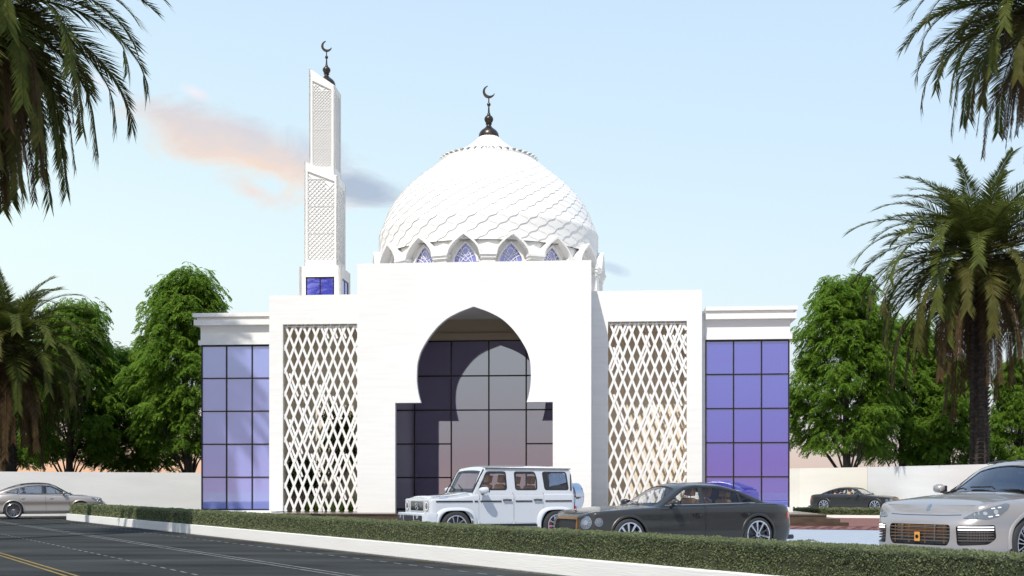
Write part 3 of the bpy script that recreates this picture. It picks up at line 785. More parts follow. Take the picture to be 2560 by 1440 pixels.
def new_tree(seed,H,R0,ntw,label,group,mat='leaf_bright',**k):
    t=empty('broadleaf_tree',(0,0,0),0,label,'tree',group); a,b=tree_meshes(seed,H,R0,ntw,**k)
    a.build('trunk',M['bark'],t,smooth=True); b.build('crown',M[mat],t,recalc=False); return t
GR='leafy trees behind the boundary wall'
tA=new_tree(11,14.8,4.1,3300,'tallest bright green tree just left of the mosque, its trunk standing above the white wall',GR); x,y=ground(455,68); tA.location=(x+.35,y,0)
tB=new_tree(23,12.9,4.0,2900,'bright green tree with a bare lower trunk behind the left palm',GR); x,y=ground(168,69); tB.location=(x,y,0)
plant_tree(tB,*ground(350,73),2.1,1.0,'low green tree filling the gap between the two left trunks',GR,.82)
plant_tree(tA,*ground(20,74),4.2,.80,'lower green tree behind the trunk of the left palm',GR)
plant_tree(tA,*ground(2118,76),1.0,1.08,'tall green tree with visible trunk just right of the glass wing',GR)
plant_tree(tB,*ground(2255,80),3.9,1.05,'green tree between the wing side tree and the large palm',GR)
plant_tree(tB,*ground(2370,78),.7,.82,'low green tree directly behind the trunk of the large right palm',GR)
plant_tree(tA,*ground(2545,79),2.9,.72,'low green tree at the right edge above the silver car',GR)
# niche plants (left lattice)
def bpt(px,b,z=0): 
    a=A(px,b); return (OX+a*cP+b*sP, OY-a*sP+b*cP, z)
def small_tree(px,b,H,R0,seed,label,base=.4):
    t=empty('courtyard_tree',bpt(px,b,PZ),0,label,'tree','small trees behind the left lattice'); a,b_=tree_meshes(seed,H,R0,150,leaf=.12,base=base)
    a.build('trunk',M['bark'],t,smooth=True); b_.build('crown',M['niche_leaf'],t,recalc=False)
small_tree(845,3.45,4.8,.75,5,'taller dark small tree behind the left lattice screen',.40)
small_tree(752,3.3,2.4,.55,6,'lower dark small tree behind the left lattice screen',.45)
rd=random.Random(4); g=MB()
for _ in range(900):
    a0=A(760+rd.random()*130,3.2); b0=rd.uniform(2.7,3.9); h=rd.uniform(.25,.6); dx=rd.gauss(0,.12); dy=rd.gauss(0,.12)
    P=Vector((OX+a0*cP+b0*sP,OY-a0*sP+b0*cP,PZ)); T_=P+Vector((dx,dy,h)); w=Vector((.02,0,0))
    g.add([P-w,P+w,(P+T_)/2+w+Vector((0,0,.05)),T_,(P+T_)/2-w+Vector((0,0,.05))],[(0,1,2,3,4)])
tag(g.build('tall_grass',M['grass_leaf'],recalc=False),'tuft grass at the foot of the left lattice','grass',kind='stuff')
# ------------------------------------------------------------------ palms
def frond(m,base,az,el,L,droop,rd,nl=46,wide=.20,mi=0,stem=None,lw=1.0,lift=.25,roll=0):
    d=Vector((math.cos(az)*math.cos(el),math.sin(az)*math.cos(el),math.sin(el))); p=Vector(base); n=22; st=L/n
    side0=Vector((-math.sin(az),math.cos(az),0)); pts=[p.copy()]; dirs=[d.copy()]
    for i in range(n):
        f=i/n; dz=droop/n*(.4+1.6*f); e=math.asin(max(-1,min(1,d.z)))-dz; e=max(e,-1.45)
        d=Vector((math.cos(az)*math.cos(e),math.sin(az)*math.cos(e),math.sin(e))); p=p+d*st; pts.append(p.copy()); dirs.append(d.copy())
    stem.tube(pts,[.028*L/4*(1-i/n*.8)+.004 for i in range(n+1)],4,cap=False)
    for i in range(nl):
        f=.10+.90*(i+.5)/nl; k=f*n; i0=min(n-1,int(k)); t=k-i0; q=pts[i0].lerp(pts[i0+1],t); dv=dirs[i0].lerp(dirs[i0+1],t).normalized()
        up=side0.cross(dv); 
        if up.z<0 and dv.z>-.9: up=-up
        pr=(math.sin(min(1,f*1.25+.12)*math.pi*.92)**.6 if f<.9 else .62) 
        for sg in (-1,1):
            ll=wide*L*pr*rd.uniform(.85,1.15)*(1.0 if f<.85 else .8)
            fw=.45+.9*f
            dl=(side0*sg*.95+dv*fw+up*(lift+rd.uniform(-.12,.12))+Vector((0,0,-.25*rd.random()))).normalized()
            w=dl.cross(up+side0*rd.uniform(-.3,.3)).normalized()*.026*L/5.0*lw
            tip=q+dl*ll+Vector((0,0,-.10*ll*rd.uniform(.4,1.6))); md=q+dl*ll*.4
            m.add([q-w*.4,md-w,tip,md+w,q+w*.4],[(0,1,2,3,4)],mi)
def palm(name,x,y,zc,Lf,label,seed,nfr=62,dead=26,tr=.26,lean=0,fruit=True,z0=0,dl=1.0,low=-.35,group='date palms round the mosque'):
    rd=random.Random(seed); root=empty(name,(x,y,z0),0,label,'palm tree',group)
    zc-=z0
    tk=MB(); n=40; pts=[];rad=[]
    for i in range(n+1):
        f=i/n; pts.append((lean*f*f,0,zc*f)); rad.append(tr*(1.15-.25*f)+ (.05*tr if i%2 else 0)+(.25*tr if f>.92 else 0))
    tk.tube(pts,rad,14)
    # old leaf bases
    k=0; h=.5
    while h<zc:
        for j in range(7):
            a=k*.9+j*2*math.pi/7; f=h/zc; r=tr*(1.15-.25*f)*.95; c=Vector((lean*f*f+math.cos(a)*r,math.sin(a)*r,h)); o_=Vector((math.cos(a),math.sin(a),0)); s=Vector((-math.sin(a),math.cos(a),0))*.11*tr/.26
            tk.add([c-s,c+s,c+s*.6+o_*.10*tr/.26+Vector((0,0,.20)),c-s*.6+o_*.10*tr/.26+Vector((0,0,.20)),c+Vector((0,0,.22))],[(0,1,2,3),(3,2,4)])
        h+=.22; k+=1
    tk.build('trunk',M['palm_bark'],root)
    cr=MB(); st=MB(); C=(lean,0,zc)
    for i in range(nfr):
        f=(i+.5)/nfr; az=i*2.39996+rd.uniform(-.2,.2); el=R(82)-(R(82)-low)*f**.95+rd.uniform(-.08,.08)
        L=Lf*(.72+.28*min(1,f*2.2))*rd.uniform(.9,1.08)
        b=Vector(C)+Vector((math.cos(az)*tr*.7,math.sin(az)*tr*.7,.35-.6*f))
        frond(cr,b,az,el,L,R(58)+R(34)*f+rd.uniform(-.2,.2),rd,mi=0 if (f<.55 or rd.random()<.6) else 1,stem=st,lift=.3,nl=78)
    c=cr.build('crown',[M['palm_green'],M['palm_olive']],root,recalc=False); st.build('frond_stems',M['palm_olive'],c,recalc=False)
    if dead:
        cr=MB(); st=MB()
        for i in range(dead):
            az=i*2.39996+.7+rd.uniform(-.2,.2); el=R(-12)-R(50)*rd.random()
            frond(cr,Vector(C)+Vector((math.cos(az)*tr*.9,math.sin(az)*tr*.9,-.35-.9*rd.random())),az,el,Lf*dl*rd.uniform(.80,1.12),R(75)+rd.uniform(-.1,.3),rd,nl=64,stem=st,lift=.1,lw=.8,mi=0,wide=.13)
        c=cr.build('dead_fronds',M['palm_brown'],root,recalc=False); st.build('frond_stems',M['palm_brown'],c,recalc=False)
    if fruit:
        fm=MB()
        for i in range(7):
            az=rd.uniform(0,6.28); bx=Vector(C)+Vector((math.cos(az)*Lf*.13,math.sin(az)*Lf*.13,-Lf*.04))
            for j in range(26):
                e=bx+Vector((math.cos(az)*.3,math.sin(az)*.3,0))*Lf/5+Vector((rd.gauss(0,.09),rd.gauss(0,.09),-rd.uniform(.04,.26)))*Lf
                fm.tube([bx,(bx+e)/2+Vector((0,0,.05*Lf)),e],.008*Lf/4,4,cap=False)
                for t in range(7):
                    q=bx.lerp(e,.4+.6*rd.random())+Vector((rd.gauss(0,.03),rd.gauss(0,.03),0))*Lf/4; s=.022*Lf/4*1.6
                    fm.add([q+Vector((s,0,0)),q+Vector((-s,0,0)),q+Vector((0,s,0)),q+Vector((0,-s,0)),q+Vector((0,0,s*1.5)),q+Vector((0,0,-s*1.5))],[(0,2,4),(2,1,4),(1,3,4),(3,0,4),(2,0,5),(1,2,5),(3,1,5),(0,3,5)])
        fm.build('fruit_cluster',M['fruit_brown'],root,recalc=False)
    return root
x,y=ground(-58,30)
palm('date_palm',x,y,14.5,5.2,'nearest palm whose dark crown hangs into the upper left corner',31,dl=.82,nfr=96,dead=40,tr=.24,low=-.75)
x,y=ground(22,61)
palm('date_palm',x,y,9.2,5.7,'short palm at the left edge in front of the green trees',7,nfr=72,dead=34,tr=.34,low=-.2)
x,y=ground(2447,63)
palm('date_palm',x,y,14.5,7.7,'largest palm with its dark trunk rising behind the right boundary wall',14,nfr=80,dead=30,tr=.45,low=-.35)
x,y=ground(2596,33)
palm('date_palm',x,y,15.5,4.1,'tall palm whose crown hangs into the upper right corner',52,dl=.74,nfr=80,dead=34,tr=.24,low=-.30)
x,y=-23.2,33
palm('date_palm',x,y,31.0,5.2,'very tall palm beyond the left edge that shades the left wing',77,nfr=84,dead=26,tr=.24,fruit=False)

# ------------------------------------------------------------------ sky, sun, camera
w=bpy.data.worlds.new('World'); scene.world=w; w.use_nodes=True; nt=w.node_tree; nt.nodes.clear(); lk=nt.links.new
out=nt.nodes.new('ShaderNodeOutputWorld'); bg=nt.nodes.new('ShaderNodeBackground'); lk(bg.outputs[0],out.inputs[0])
tc=nt.nodes.new('ShaderNodeTexCoord'); sx=nt.nodes.new('ShaderNodeSeparateXYZ'); lk(tc.outputs['Generated'],sx.inputs[0])
def MA(op,a,b=None,c=None,clamp=False):
    n=nt.nodes.new('ShaderNodeMath'); n.operation=op; n.use_clamp=clamp
    for i,v in enumerate((a,b,c)):
        if v is None: continue
        if isinstance(v,(int,float)): n.inputs[i].default_value=v
        else: lk(v,n.inputs[i])
    return n.outputs[0]
def ramp(fac,stops,interp='EASE'):
    n=nt.nodes.new('ShaderNodeValToRGB'); n.color_ramp.interpolation='LINEAR'
    el=n.color_ramp.elements
    while len(el)<len(stops): el.new(.5)
    for e,(p,c) in zip(el,stops): e.position=p; e.color=(*[(v/255/12.92 if v<=10.3 else ((v/255+.055)/1.055)**2.4) for v in c],1)
    lk(fac,n.inputs[0]); return n.outputs[0]
def MIX(f,a,b):
    n=nt.nodes.new('ShaderNodeMix'); n.data_type='RGBA'
    if isinstance(f,(int,float)): n.inputs[0].default_value=f
    else: lk(f,n.inputs[0])
    for k,v in (('A',a),('B',b)):
        if isinstance(v,tuple): n.inputs[k].default_value=(*v,1)
        else: lk(v,n.inputs[k])
    return n.outputs['Result']
X,Y,Z=sx.outputs
zc_=MA('MAXIMUM',Z,0)
left=ramp(zc_,[(0,(246,190,150)),(.018,(250,200,165)),(.045,(245,222,205)),(.09,(240,248,245)),(.20,(234,253,252)),(.30,(220,243,252)),(.45,(202,227,252)),(1,(150,190,240))])
right=ramp(zc_,[(0,(205,190,188)),(.03,(214,200,196)),(.08,(222,226,230)),(.16,(221,240,250)),(.28,(210,234,252)),(.42,(200,226,253)),(1,(150,190,240))])
back=ramp(zc_,[(0,(205,178,176)),(.025,(190,172,180)),(.06,(188,186,194)),(.11,(196,202,208)),(.25,(200,212,228)),(1,(150,185,235))])
az=MA('MULTIPLY_ADD',MA('DIVIDE',X,MA('MAXIMUM',MA('ABSOLUTE',Y),.05)),1.1,.5,True)
front=MIX(az,left,right)
yb_=MA('MULTIPLY_ADD',Y,2.5,.5,True)
sky=MIX(yb_,back,front)
# clouds: pink band left of the dome, small wisps, and banks behind the camera
u=MA('DIVIDE',X,MA('MAXIMUM',Y,.05)); v=MA('DIVIDE',Z,MA('MAXIMUM',Y,.05))
nz=nt.nodes.new('ShaderNodeTexNoise'); mp=nt.nodes.new('ShaderNodeMapping'); mp.inputs['Scale'].default_value=(7,7,15); mp.inputs['Location'].default_value=(1.7,.4,2.1); lk(tc.outputs['Generated'],mp.inputs[0]); lk(mp.outputs[0],nz.inputs['Vector'])
nz.inputs['Scale'].default_value=1.6; nz.inputs['Detail'].default_value=9; nz.inputs['Roughness'].default_value=.62; nz.inputs['Distortion'].default_value=.5
def blob(px,py,rx,ry,ang,soft=1.0,nstr=1.6):
    cx,cy=(px-1280)/F,(HOR-py)/F; du=MA('SUBTRACT',u,cx); dv=MA('SUBTRACT',v,cy); c,s=math.cos(ang),math.sin(ang)
    a=MA('DIVIDE',MA('ADD',MA('MULTIPLY',du,c),MA('MULTIPLY',dv,s)),rx/F); b=MA('DIVIDE',MA('SUBTRACT',MA('MULTIPLY',dv,c),MA('MULTIPLY',du,s)),ry/F)
    r=MA('SQRT',MA('ADD',MA('MULTIPLY',a,a),MA('MULTIPLY',b,b)))
    m=MA('ADD',MA('SUBTRACT',1,r),MA('MULTIPLY',MA('SUBTRACT',nz.outputs['Fac'],.5),nstr))
    return MA('MULTIPLY',MA('MULTIPLY',m,soft,None,True),MA('GREATER_THAN',Y,.05)),b
def cs(r,g,b): return tuple(((x/255+.055)/1.055)**2.4 for x in (r,g,b))
m1,b1=blob(640,385,420,105,R(-23),1.6,2.4)
shade=MA('ADD',MA('MULTIPLY',b1,.6),MA('MULTIPLY_ADD',nz.outputs['Fac'],2.0,-.55),None,True)
sky=MIX(MA('MULTIPLY',m1,.92),sky,MIX(shade,cs(255,222,196),cs(204,210,224)))
m2,_=blob(890,475,150,58,R(-15),1.4,2.4); sky=MIX(MA('MULTIPLY',m2,.85),sky,cs(170,186,208))
m3,_=blob(640,480,150,50,R(-25),1.0,2.4); sky=MIX(MA('MULTIPLY',m3,.75),sky,cs(252,212,190))
m4,_=blob(485,230,60,20,R(-25),1.2,2.4); sky=MIX(MA('MULTIPLY',m4,.7),sky,cs(250,240,245))
m5,_=blob(1530,670,50,18,R(-20),1.5,2.0); sky=MIX(MA('MULTIPLY',m5,.6),sky,cs(186,205,228))
m6,_=blob(250,205,100,22,R(-30),1.0,1.6); sky=MIX(MA('MULTIPLY',m6,.5),sky,cs(250,240,243))
# banks behind the camera, seen in the glass
mp2=nt.nodes.new('ShaderNodeMapping'); mp2.inputs['Scale'].default_value=(3,3,26); lk(tc.outputs['Generated'],mp2.inputs[0]); n2=nt.nodes.new('ShaderNodeTexNoise'); n2.inputs['Scale'].default_value=1; n2.inputs['Detail'].default_value=6; lk(mp2.outputs[0],n2.inputs['Vector'])
bk=MA('MULTIPLY',MA('MULTIPLY_ADD',n2.outputs['Fac'],4.0,-2.0,True),MA('LESS_THAN',Y,0)); lowm=MA('MULTIPLY_ADD',Z,-6,1.1,True)
sky=MIX(MA('MULTIPLY',MA('MULTIPLY',bk,lowm),.65),sky,cs(205,150,152))
ns=nt.nodes.new('ShaderNodeTexSky'); ns.sky_type='NISHITA'; ns.sun_disc=False; ns.sun_elevation=R(52.8); ns.sun_rotation=R(203.7)
sc_=nt.nodes.new('ShaderNodeVectorMath'); sc_.operation='SCALE'; lk(ns.outputs[0],sc_.inputs[0]); sc_.inputs['Scale'].default_value=.10
sky=MIX(.08,sky,sc_.outputs[0])
lk(sky,bg.inputs[0]); bg.inputs[1].default_value=.86
sl=bpy.data.lights.new('sun','SUN'); sl.energy=3.6; sl.angle=R(.5); sl.color=(1,.95,.87); so=bpy.data.objects.new('sun',sl); col.objects.link(so)
sd=Vector((.427,.972,-1.4)); so.rotation_euler=sd.to_track_quat('-Z','Y').to_euler(); so.location=(-20,-30,60)
cam=bpy.data.cameras.new('camera'); co=bpy.data.objects.new('camera',cam); col.objects.link(co); co.location=(0,0,EYE); co.rotation_euler=(R(90),0,0)
cam.sensor_width=36; cam.lens=36*F/2560; cam.shift_y=(HOR-720)/2560; cam.clip_end=3000; cam.clip_start=.1
scene.camera=co
scene.view_settings.view_transform='Standard'; scene.view_settings.look='None'; scene.view_settings.exposure=.32; scene.view_settings.gamma=1
scene.render.engine='CYCLES'
# ------------------------------------------------------------------ cars
class Skirt:
    """body side, nose and tail as one surface over (distance round the plan outline from the nose, height)"""
    def __init__(s, plan, df, dr, ds, r=.05):
        t=[0]
        for a,b in zip(plan,plan[1:]): t.append(t[-1]+math.dist(a[:2],b[:2]))
        fx,fy,fz=(pchip(list(zip(t,[p[k] for p in plan]))) for k in (0,1,2))
        n=int(t[-1]/.02); P=[]
        for i in range(n+1):
            q=t[-1]*i/n; P.append((fx(q),fy(q),fz(q)))
        s.P=P; s.l=[0]
        for a,b in zip(P,P[1:]): s.l.append(s.l[-1]+math.dist(a[:2],b[:2]))
        s.Lt=s.l[-1]; s.df,s.dr,s.ds=pchip(df),pchip(dr),pchip(ds); s.r=r
    def at(s,l):
        a=min(abs(l),s.Lt-1e-6); lo,hi=0,len(s.l)-1
        while hi-lo>1:
            k=(lo+hi)//2
            if s.l[k]<=a: lo=k
            else: hi=k
        f=(a-s.l[lo])/(s.l[hi]-s.l[lo]); p=[s.P[lo][k]+(s.P[hi][k]-s.P[lo][k])*f for k in range(3)]
        i0,i1=max(0,lo-3),min(len(s.P)-1,hi+3); dx,dy=s.P[i1][0]-s.P[i0][0],s.P[i1][1]-s.P[i0][1]; d=math.hypot(dx,dy)
        nx,ny=-dy/d,dx/d
        nx,ny=-ny*0+ (dy/d),(-dx/d)          # outward
        if a<.02: nx,ny=1,0
        if a>s.Lt-.02: nx,ny=-1,0
        sg=1 if l>=0 else -1
        return p[0],sg*p[1],p[2],nx,sg*ny
    def zs(s,l): return s.at(l)[2]
    def pt(s,l,z,off=0):
        x,y,zt,nx,ny=s.at(l); d=(s.df(z) if nx>0 else s.dr(z))*nx*nx+s.ds(z)*ny*ny
        h=zt-z
        if h<s.r: q=max(0,min(1,1-h/s.r)); d+=s.r*(1-math.sqrt(max(0,1-q*q)))
        d-=off; return Vector((x-nx*d,y-ny*d,z+(off*.35 if h<s.r*.5 else 0)))
    def off(s,o): return lambda l,z: s.pt(l,z,o)
    def lx(s,x,sg=1):
        lo,hi=0,len(s.P)-1
        while hi-lo>1:
            k=(lo+hi)//2
            if s.P[k][0]>=x: lo=k
            else: hi=k
        a,b=s.P[lo][0],s.P[hi][0]; f=0 if a==b else (a-x)/(a-b); return sg*(s.l[lo]+(s.l[hi]-s.l[lo])*max(0,min(1,f)))
    def ly(s,y,rear=False):
        if rear:
            for k in range(len(s.P)-1,0,-1):
                if s.P[k][1]>=abs(y): return math.copysign(s.l[k],y)
        for k,p in enumerate(s.P):
            if p[1]>=abs(y): return math.copysign(s.l[k],y)
def wheel(root,x,y,z,r,wd,sty,sg):
    w=empty('wheel',(x,y,z),0,None,None,None,root)
    if sg<0: w.rotation_euler=(0,0,math.pi)
    rr=r*sty.get('rim',.76); h=wd/2                     # +y is outward in wheel space
    m=MB(); m.lathe([(rr,-h),(rr+.02,-h+.005),(r-.03,-h+.01),(r-.008,-h+.03),(r,-h+.06),(r,h-.06),(r-.008,h-.03),(r-.03,h-.01),(rr+.02,h-.004),(rr-.005,h-.012),(rr-.01,h-.03)],56,axis='y')
    m.build('tyre',M['rubber'],w,smooth=True,angle=40)
    rim=MB(); rim.lathe([(rr-.004,h-.014),(rr+.004,h-.004),(rr-.004,h+.001),(rr-.022,h-.008),(rr-.03,h-.04),(rr-.035,-h+.02)],56,axis='y')
    ns=sty['n']; hub=sty.get('hub',.055)
    for i in range(ns):
        a=2*math.pi*i/ns+.2; ca,sa=math.cos(a),math.sin(a); pw=Vector((-sa,0,ca)); dr=Vector((ca,0,sa))
        for k,(o0,o1,w0,w1) in enumerate(sty['sp']):
            A_=dr*hub*.8+pw*o0; B_=dr*(rr-.012)+pw*o1
            vs=[]
            for P,wd_,yy in ((A_,w0,h-.030),(A_*.45+B_*.55,(w0+w1)/2*.92,h-.022),(B_,w1,h-.012)):
                vs+=[P-pw*wd_/2+Vector((0,yy,0)),P+pw*wd_/2+Vector((0,yy,0)),P+pw*wd_/2*.7+Vector((0,yy-.035,0)),P-pw*wd_/2*.7+Vector((0,yy-.035,0))]
            rim.add(vs,[(b+q,b+(q+1)%4,b+4+(q+1)%4,b+4+q) for b in (0,4) for q in range(4)]+[(3,2,1,0),(8,9,10,11)])
    rim.lathe([(0,h-.008),(hub*.55,h-.008),(hub*.62,h-.014),(hub,h-.022),(hub*1.15,h-.05)],24,axis='y')
    rim.build('rim',M[sty.get('mat','satin_silver')],w,smooth=True,angle=25)
    d=MB(); d.lathe([(.0,h-.10),(rr*.80,h-.10),(rr*.80,h-.125),(0,h-.125)],40,axis='y'); d.build('brake_disc',M['dark_metal'],w,smooth=True,angle=30)
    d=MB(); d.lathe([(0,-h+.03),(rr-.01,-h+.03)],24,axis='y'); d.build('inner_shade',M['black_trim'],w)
    if sty.get('cal'):
        d=MB(); d.lathe([(rr*.52,h-.085),(rr*.86,h-.085),(rr*.86,h-.14),(rr*.52,h-.14)],10,axis='y',closed=True,a0=sty.get('ca',2.6),a1=sty.get('ca',2.6)+.95); d.build('caliper',M[sty['cal']],w)
def make_car(P,label,cat,name,group=None):
    root=empty(name,(0,0,0),0,label,cat,group)
    S=Skirt(P['plan'],P['df'],P['dr'],P['ds'],P.get('r',.05)); Lt=S.Lt; pm=M[P['paint']]; hb=P['zb']
    xf,xr,rw,Ra=P['xf'],P['xr'],P['rw'],P['Ra']
    # lower outline with wheel arches
    def halfbottom(sg):
        out=[]; l=0
        ev=[]
        for xw in (xf,xr):
            ev.append((S.lx(xw+Ra),S.lx(xw-Ra),xw))
        ls=[Lt*i/160 for i in range(161)]
        for l in ls:
            ins=False
            for a,b,xw in ev:
                if a<=l<=b: ins=True
            if not ins: out.append((l,hb(S.at(l)[0]) ))
        res=[]
        for a,b,xw in ev:
            arc=[(a,hb(xw+Ra))]+[(S.lx(xw+Ra*math.cos(t)),rw+Ra*math.sin(t)) for t in [math.pi*k/26 for k in range(27)]]+[(b,hb(xw-Ra))]
            res.append((a,arc))
        allp=[]; i=0
        for a,arc in res:
            while i<len(out) and out[i][0]<a-.012: allp.append(out[i]); i+=1
            allp+=arc
            while i<len(out) and out[i][0]<arc[-1][0]+.012: i+=1
        allp+=out[i:]
        return allp
    hbm=halfbottom(1)
    bottom=[(-l,z) for l,z in hbm[::-1][:-1]]+hbm
    NL=150; ls=[-Lt+2*Lt*i/(2*NL) for i in range(2*NL+1)]
    top=[(l,S.zs(l)) for l in ls]
    outer=bottom[:]+top[::-1]
    if abs(outer[0][0]-outer[-1][0])<1e-6 and abs(outer[0][1]-outer[-1][1])<1e-6: outer.pop()
    extra=[(l,S.zs(l)-S.r*q) for l in ls for q in (.04,.12,.25,.45,.7,1.0)]
    holes=[]; gaps=[]
    def grow(lp,d): return shrink(lp,-d)
    # recesses (grilles, intakes)
    for rc in P.get('recess',[]):
        lp=rc['poly'](S); holes.append(lp); dl=dens(lp,.05); dp=rc.get('depth',.06)
        m=MB(); surf(m,S.off(-dp),grow(lp,.01),st=.07)
        n=len(dl); m.add([S.pt(*p,0.001) for p in dl]+[S.pt(*p,-dp) for p in dl],[(i,(i+1)%n,(i+1)%n+n,i+n) for i in range(n)])
        g=m.build(rc['name'],M[rc.get('mat','black_trim')],root,smooth=True,angle=40)
        rc['detail'](S,g,lp)
    doors=[]
    for sg in (1,-1):
        for d in P['doors']:
            lp=[(S.lx(x,sg),min(z,S.zs(S.lx(x))-.012)) for x,z in dens(rnd(d,P.get('drad',.06)),.08)]
            doors.append((lp,d)); holes.append(grow(lp,.005))
            if True: dark=MB(); surf(dark,S.off(-.02),grow(lp,.03),st=.12); gaps.append(dark)
    m=MB(); surf(m,S.off(0),outer,holes,P.get('st',.055),extra)
    # lid: bonnet, cabin floor at belt height, boot
    zc=P['lid']; ns=10; vs=[];fs=[];mi=[]
    for l in ls:
        E=S.pt(l,S.zs(l)); 
        for j in range(ns+1):
            f=j/ns; y=E.y*(1-f); vs.append(Vector((E.x,y,E.z+(zc(E.x)-E.z)*(1-(1-f)**2.2) if True else 0)))
    c0,c1=P['cabin']
    for i in range(len(ls)-1):
        xm=(vs[i*(ns+1)].x+vs[(i+1)*(ns+1)].x)/2
        for j in range(ns):
            fs.append((i*(ns+1)+j,(i+1)*(ns+1)+j,(i+1)*(ns+1)+j+1,i*(ns+1)+j+1)); mi.append(1 if (c1<xm<c0 and j>0) else 0)
    b=len(m.v); m.v+=[tuple(v) for v in vs]; m.f+=[tuple(b+q for q in f) for f in fs]; m.m+=mi
    body=m.build('body',[pm,M['leather_black']],root,smooth=True,merge=.0012,angle=38)
    for (lp,d),dark in zip(doors,gaps):
        q=MB(); surf(q,S.off(0.0),lp,(),P.get('st',.055),[(l,S.zs(l)-S.r*k) for l in ls for k in (.25,.45,.7,1.0)])
        dr_=q.build('door',pm,root,smooth=True,angle=38)
        ho=P['handle'](S,lp,d,dr_)
        dark.build('door_gap',M['black_trim'],dr_)
    # underside and wheel housings
    q=MB(); q.box(P['plan'][-1][0]+.25,P['plan'][0][0]-.3,-P['hw']+.28,P['hw']-.28,.22,P['belt']-.12)
    q.build('underbody',M['black_trim'],root)
    for xw in (xf,xr):
        for sg in (1,-1):
            q=MB(); n=24; vs=[]
            for k in range(n+1):
                t=math.pi*k/n; l=S.lx(xw+Ra*math.cos(t),sg); p=S.pt(l,rw+Ra*math.sin(t)); vs+=[p-Vector((0,sg*.002,0)),Vector((p.x,p.y-sg*.34,p.z))]
            q.add(vs,[(2*k,2*k+1,2*k+3,2*k+2) for k in range(n)])
            q.build('wheel_housing',M['black_trim'],root,smooth=True)
    if P.get('lip'):
        wl,ol,ml=P['lip']
        for xw in (xf,xr):
            for sg in (1,-1):
                q=MB(); n=30; vs=[]
                for k in range(n+1):
                    t=-.12+(math.pi+.24)*k/n
                    for R_,o in ((Ra+.004,-.03),(Ra-.006,ol*.8),(Ra+.012,ol),(Ra+wl*.7,ol*.9),(Ra+wl,0.001)):
                        vs.append(S.pt(S.lx(xw+R_*math.cos(t),sg),rw+R_*math.sin(t),o))
                q.add(vs,[(5*k+j,5*k+5+j,5*k+6+j,5*k+1+j) for k in range(n) for j in range(4)])
                q.build('arch_lip',M[ml] if ml else pm,root,smooth=True,angle=50)
    tw=P['tw']
    for xw,sty in ((xf,P['wf']),(xr,P['wf'])):
        for sg in (1,-1): wheel(root,xw,sg*(tw-P['wd']/2),rw,rw,P['wd'],sty,sg)
    # greenhouse
    ze,zcr=pchip(P['ze']) if P.get('smooth',True) else None,pchip(P['zc'])
    x0,x1=P['gx']; kt=P['tumble']; rf=P.get('rf',.05); yi=P.get('yin',.03)
    def base(x):
        l=S.lx(x); E=S.pt(l,S.zs(l)); return E.y-yi, E.z
    def side(x,z,sg=1,off=0):
        yb,zb_=base(x); h=ze(x)-z; q=max(0,min(1,1-h/rf)); fil=rf*(1-math.sqrt(max(0,1-q*q)))*.8
        hh=max(0,z-zb_); return Vector((x,sg*(yb-kt*hh-kt*.35*hh*hh-fil+off),z+(off*.5 if h<rf*.5 else 0)))
    def topf(x,t,off=0):
        e=side(x,max(ze(x),base(x)[1]-.01)); return Vector((x+off*P.get('tdx',0),t*e.y,e.z+(max(zcr(x),e.z)-e.z)*(1-abs(t)**2.3)+off))
    xs=[x0+(x1-x0)*i/90 for i in range(91)]
    for a in P.get('gstations',[]): xs.append(a)
    xs=sorted(set(xs),reverse=True)
    xe=[x for x in xs if ze(x)>base(x)[1]+.004]
    outl=[(x,base(x)[1]-.02) for x in xe]+[(x,ze(x)) for x in reversed(xe)]
    gl=[rnd(w_,P.get('grad',.05)) for w_ in P['windows']]
    m=MB()
    for sg in (1,-1):
        surf(m,lambda x,z,sg=sg: side(x,z,sg),outl,gl,.05,[(x,ze(x)-rf*q) for x in xe for q in (.05,.15,.35,.65,1)])
    # roof outline in (x,t)
    ro=[(x,-1) for x in xs]+[(x,1) for x in reversed(xs)]
    ro=[(x0,-1)]+[(x,-1) for x in xs[1:-1]]+[(x1,-1),(x1,1)]+[(x,1) for x in reversed(xs[1:-1])]+[(x0,1)]
    ws,rs=P['screen'],P['rscreen']; wsl=rnd(ws,.03); rsl=rnd(rs,.03)
    ex=[(x,s_*t) for x in xs for t in (.97,.93,.87) for s_ in (1,-1)]
    surf(m,topf,ro,[wsl,rsl],.085,ex)
    rof=m.build('roof_shell',[pm],root,smooth=True,merge=.003,angle=40)
    if P.get('rooftop'): 
        q=MB(); surf(q,lambda x,t:topf(x,t,.004),rnd(P['rooftop'],.05),(),.08); q.build('roof_glass',M['black_gloss'],root,smooth=True)
    gm=M[P.get('glass','car_glass')]
    for i,g in enumerate(gl):
        for sg in (1,-1):
            q=MB(); surf(q,lambda x,z,sg=sg: side(x,z,sg,-.006),g,(),.09); wn=q.build('side_window',gm,root,smooth=True)
            tw_=P.get('wtrim',.02); q=MB(); surf(q,lambda x,z,sg=sg: side(x,z,sg,.003),grow(g,.006),[shrink(g,tw_)],.06)
            q.build('window_frame',M[P.get('wtm','black_trim')],wn,smooth=True)
    q=MB(); surf(q,lambda x,t:topf(x,t,-.006),wsl,(),.07); wn=q.build('windscreen',M[P.get('wglass','car_glass')],root,smooth=True)
    q=MB(); surf(q,lambda x,t:topf(x,t,.003),wsl,[shrink(wsl,.035)],.06); q.build('screen_border',M['black_trim'],wn,smooth=True)
    q=MB(); surf(q,lambda x,t:topf(x,t,-.006),rsl,(),.07); q.build('rear_window',gm,root,smooth=True)
